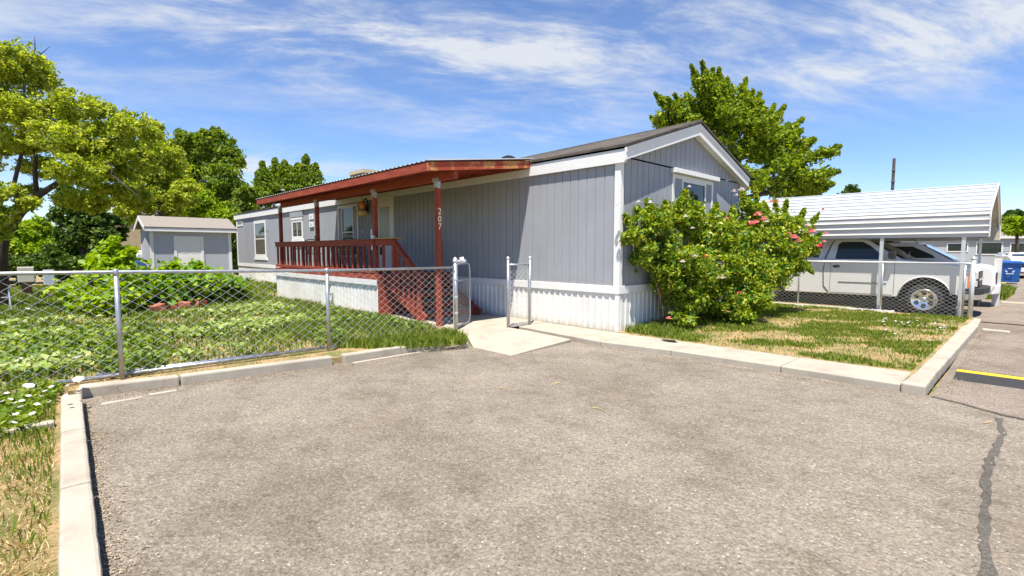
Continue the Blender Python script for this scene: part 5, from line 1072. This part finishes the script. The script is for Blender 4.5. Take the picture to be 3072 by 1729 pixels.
def bare(x, y):
    v = 1.
    for a, b, c, d in BARE: v = v * (1 - np.exp(-(((x - a) / c) ** 2 + ((y - b) / d) ** 2)))
    return v
YARD = [(-2.4, -12), (-2.4, -7.3), (-2.35, -4.6), (-1.7, -4.0), (-1.5, -2.4), (-2.3, -2.2), (-3.0, -2.25), (-5, -2.25), (-11.6, -2.2), (-11.6, -.1), (-23, -.1), (-23, -12)]
near = lambda x, y: np.clip(.10 + sig(fbm(x, y, 1.5, 3), .0, 6), 0, 1) * bare(x, y)
P = scatter(YARD, 95000, 1.25, near)
stuff('grass', blades(P, .10 + .0 * P[:, 0] + .07 * sig(fbm(P[:, 0], P[:, 1], 2.2, 5), .1, 6), .011 + .0011 * np.hypot(P[:, 0] - CAM.x, P[:, 1] - CAM.y)), 5, M['grass'], 'long unmown grass in the fenced front yard')
P2 = scatter([(-2.2, -4.1), (-2.15, -2.3), (-1.3, -2.5), (-1.0, -2.75), (-1.5, -4.0), (-1.9, -4.1), (-3.5, -4.6), (-6, -3.6), (-7, -2.3), (-2.6, -2.2)], 18000, .4, lambda x, y: np.clip(.1 + sig(fbm(x, y, 2.5, 8), 0, 5), 0, 1) * bare(x, y))
stuff('grass', blades(P2, .14, .014, .9), 5, M['grass'], 'tall green grass tufts along the fence beside the gate')
# broad ground leaves in bands
band = lambda x, y: bare(x, y) * sig(fbm(x, y * .7, 1.9, 21), .22, 11)
P3_ = scatter([(-3.0, -11), (-2.6, -5.2), (-3.2, -3.4), (-8.6, -3.0), (-8.6, -11)], 7500, .7, band); P3_[:, 2] = rng.uniform(.03, .17, len(P3_))
stuff('ground_cover', leaf_verts(P3_, .095, 1.6, .75), 4, M['leaf_pale'], 'pale broad-leaved ground cover spreading across the yard', FOLD)
band2 = lambda x, y: bare(x, y) * sig(fbm(x, y, 2.1, 33), .28, 11)
P4 = scatter([(-2.2, -11), (-2.2, -2.6), (-6.0, -2.6), (-7.5, -11)], 6500, 1.0, band2); P4[:, 2] = rng.uniform(.03, .2, len(P4))
stuff('ground_cover', leaf_verts(P4, .10, .8, .42), 4, M['leaf_mid'], 'dark narrow-leaved weeds between the pale ground leaves near the fence', FOLD)
# left strip in front of the fence
LS = [(-1.9, -7.55), (3.6, -7.74), (3.6, -13), (-1.9, -13)]
ms = lambda x, y: np.clip(sig(-.45 - x + .35 * fbm(x, y, 2.2, 9), 0, 7) + .10 * sig(fbm(x, y, 3.6, 12), .45, 12) + .55 * sig(y, -7.86, 25) * sig(-x + .9 + .5 * fbm(x, y, 3, 4), 0, 5), 0, 1)
P5 = scatter(LS, 15000, .9, ms); stuff('grass', blades(P5, .075, .010), 5, M['grass'], 'short green grass in the strip outside the kerb at the left')
P6 = scatter([(-2.1, -7.45), (-.4, -7.75), (-.4, -11), (-2.1, -11)], 6500, .5, lambda x, y: .8 + 0 * x); P6[:, 2] = rng.uniform(.02, .12, len(P6))
stuff('ground_cover', leaf_verts(P6, .05, 1.0, .7), 4, M['leaf_mid'], 'bindweed leaves around the white flowers at the corner of the kerb', FOLD)
# straw everywhere the soil shows
S1 = scatter(LS, 70000, 1.0); S1[:, 2] = .004; S2 = scatter([(.06, -.1), (4.25, .08), (4.3, 7.1), (.06, 7.1)], 20000, .6); S3 = scatter([(-2.0, -12), (-1.75, -7.3), (-1.45, -4.6), (-1.3, -2.6), (-3, -2.3), (-11, -2.3), (-11, -12)], 30000, 1.0)
stuff('straw', blades(np.concatenate([S1, S2, S3]), .03, .005, 2.6), 5, M['straw'], 'dry straw litter over bare soil')
# patchy lawn in front of the carport
LW = [(.08, .05), (1.5, .03), (3, .05), (4.22, .12), (4.28, 3.5), (4.33, 7.15), (.08, 7.15)]
ml = lambda x, y: np.clip(.03 + sig(fbm(x, y, 2.8, 41), .10 - .22 * sig(y, 4.2, 2), 9) + sig(.65 - x + .3 * fbm(x, y, 3, 2), 0, 7) * .9, 0, 1)
P7 = scatter(LW, 36000, .35, ml); sh_ = sig(.8 - P7[:, 0], 0, 5); stuff('grass', blades(P7, .055 + .09 * sh_ * sig(4.5 - P7[:, 1], 0, 2), .016), 5, M['grass'], 'patchy drying lawn between walkway and carport fence')
# loose grit and dead leaves by the kerbs on the asphalt
def edge(p, q, n, side, w_):
    t = rng.uniform(0, 1, n); d = rng.exponential(w_, n) * (.4 + .9 * sig(fbm(t * 9, t * 0, 1, 3), 0, 6)); x = p[0] + (q[0] - p[0]) * t + side[0] * d; y = p[1] + (q[1] - p[1]) * t + side[1] * d; return np.stack([x, y, np.full(n, -.074)], 1)
Q = np.concatenate([edge((-1.72, -7.2), (-1.35, -2.8), 3600, (1, 0), .10), edge((-1.6, -7.365), (3, -7.535), 2600, (0, 1), .05), edge((.1, -1.08), (4.4, -.80), 900, (0, -1), .05), edge((4.58, -.5), (4.6, 5.4), 900, (1, 0), .07), scatter([(-1, -7), (5, -7), (5, -1), (-1, -2)], 500, .6)]); Q[:, 2] = -.074
stuff('gravel', leaf_verts(Q, .013, 2.5, .6, .35), 4, M['grit'], 'fine grit and dead leaf crumbs on the asphalt', FOLD)
tw = [((1.0, -3.9), .10, .3), ((1.35, -3.3), .07, 1.2), ((.35, -4.4), .07, 2.2), ((2.2, -3.7), .12, .1), ((.2, -5.2), .09, 2.7), ((4.95, -1.5), .11, 1.0)]
TL = ['short tan twig on the asphalt nearest the middle of the drive', 'bent dry twig on the drive toward the house', 'small brown twig left of the middle of the drive', 'tan twig lying on the drive at centre right', 'reddish twig on the left half of the drive', 'tan seed pod beside the tar crack at the right edge']
for ((x, y), l, a_), lb in zip(tw, TL):
    q = MB(); q.tube([(x, y, -.072), (x + l * .5 * math.cos(a_), y + l * .5 * math.sin(a_) + .01, -.068), (x + l * math.cos(a_), y + l * math.sin(a_), -.073)], [.003, .006, .003], 6); tag(q.build('twig', M['gourd2']), lb, 'twig', 'twigs on the drive')
# thin crushed plastic scrap on the walkway, weeds at the far roadside
q = MB(); rs = random.Random(2); qv = [(1.15 + .16 * math.cos(i * .7) * rs.uniform(.5, 1), -.22 + .07 * math.sin(i * .7) * rs.uniform(.5, 1), .008 + rs.uniform(0, .03)) for i in range(9)]
q.add(qv + [(1.15, -.22, .035)], [(i, (i + 1) % 9, 9) for i in range(9)]); tag(q.build('plastic_scrap', M['black']), 'crumpled dark plastic scrap on the walkway edge below the rose bush', 'litter')
P8 = scatter([(4.3, 14.2), (4.75, 14.6), (4.9, 18), (4.2, 21), (3.9, 15)], 2600, 0, z=-.08); stuff('grass', blades(P8, .30, .03), 5, M['grass'], 'weedy green tuft at the roadside in front of the blue bin')
# white blossoms
def gp_(px, py, z=.12):
    r_ = FW + RIGHT * ((px - CX) / F) + UP * ((CY - py) / F); t = (z - CAM.z) / r_.z; p = CAM + r_ * t; return p
k = 7; V = []
for i in range(6):
    a0, a1 = i * math.pi / 3 - .55, i * math.pi / 3 + .55; V += [(0, 0, 0), (.034 * math.cos(a0), .034 * math.sin(a0), .018), (.040 * math.cos((a0 + a1) / 2), .040 * math.sin((a0 + a1) / 2), .014), (.034 * math.cos(a1), .034 * math.sin(a1), .018)]
fl0 = None
for px, py in ((20, 1182), (8, 1205), (45, 1210), (62, 1222), (85, 1190), (85, 1162), (122, 1190), (135, 1175), (148, 1207), (155, 1162), (198, 1190), (203, 1158), (201, 1200), (238, 1170), (235, 1142), (230, 1180), (40, 1270), (48, 1245), (98, 1243), (30, 1200), (82, 928), (97, 932), (108, 912), (5, 972), (32, 930), (232, 1075), (58, 1085), (110, 1215), (65, 1205)):
    p = gp_(px, py, .13)
    if fl0 is None: fl0 = np_mesh('bindweed_flower', np.array(V), 4, M['petalwhite'], None, FOLD); o = fl0
    else: o = fl0.copy(); COL.objects.link(o)
    far_ = (p - CAM).length; o.location = p; o.rotation_euler = (random.uniform(-.5, .5), random.uniform(-.5, .5), random.uniform(0, 6)); o.scale = (.6 if far_ < 7 else 1.3,) * 3
    tag(o, 'small white bindweed flower in the grass at the left', 'flower', 'white bindweed flowers')
fl1 = None; rr_ = random.Random(5)
for i in range(60):
    px = rr_.uniform(2650, 2900); py = 950 + (px - 2650) * .12 + abs(rr_.gauss(0, 22)); p = gp_(px, py, .07)
    if p.x > 4.25: continue
    if fl1 is None: fl1 = fl0.copy(); fl1.name = 'clover_flower'; COL.objects.link(fl1); o = fl1
    else: o = fl1.copy(); COL.objects.link(o)
    o.location = p; o.rotation_euler = (rr_.uniform(-.4, .4), rr_.uniform(-.4, .4), rr_.uniform(0, 6)); o.scale = (.5, .5, .5); tag(o, 'tiny white clover flower on the lawn near the carport fence', 'flower', 'white clover flowers')
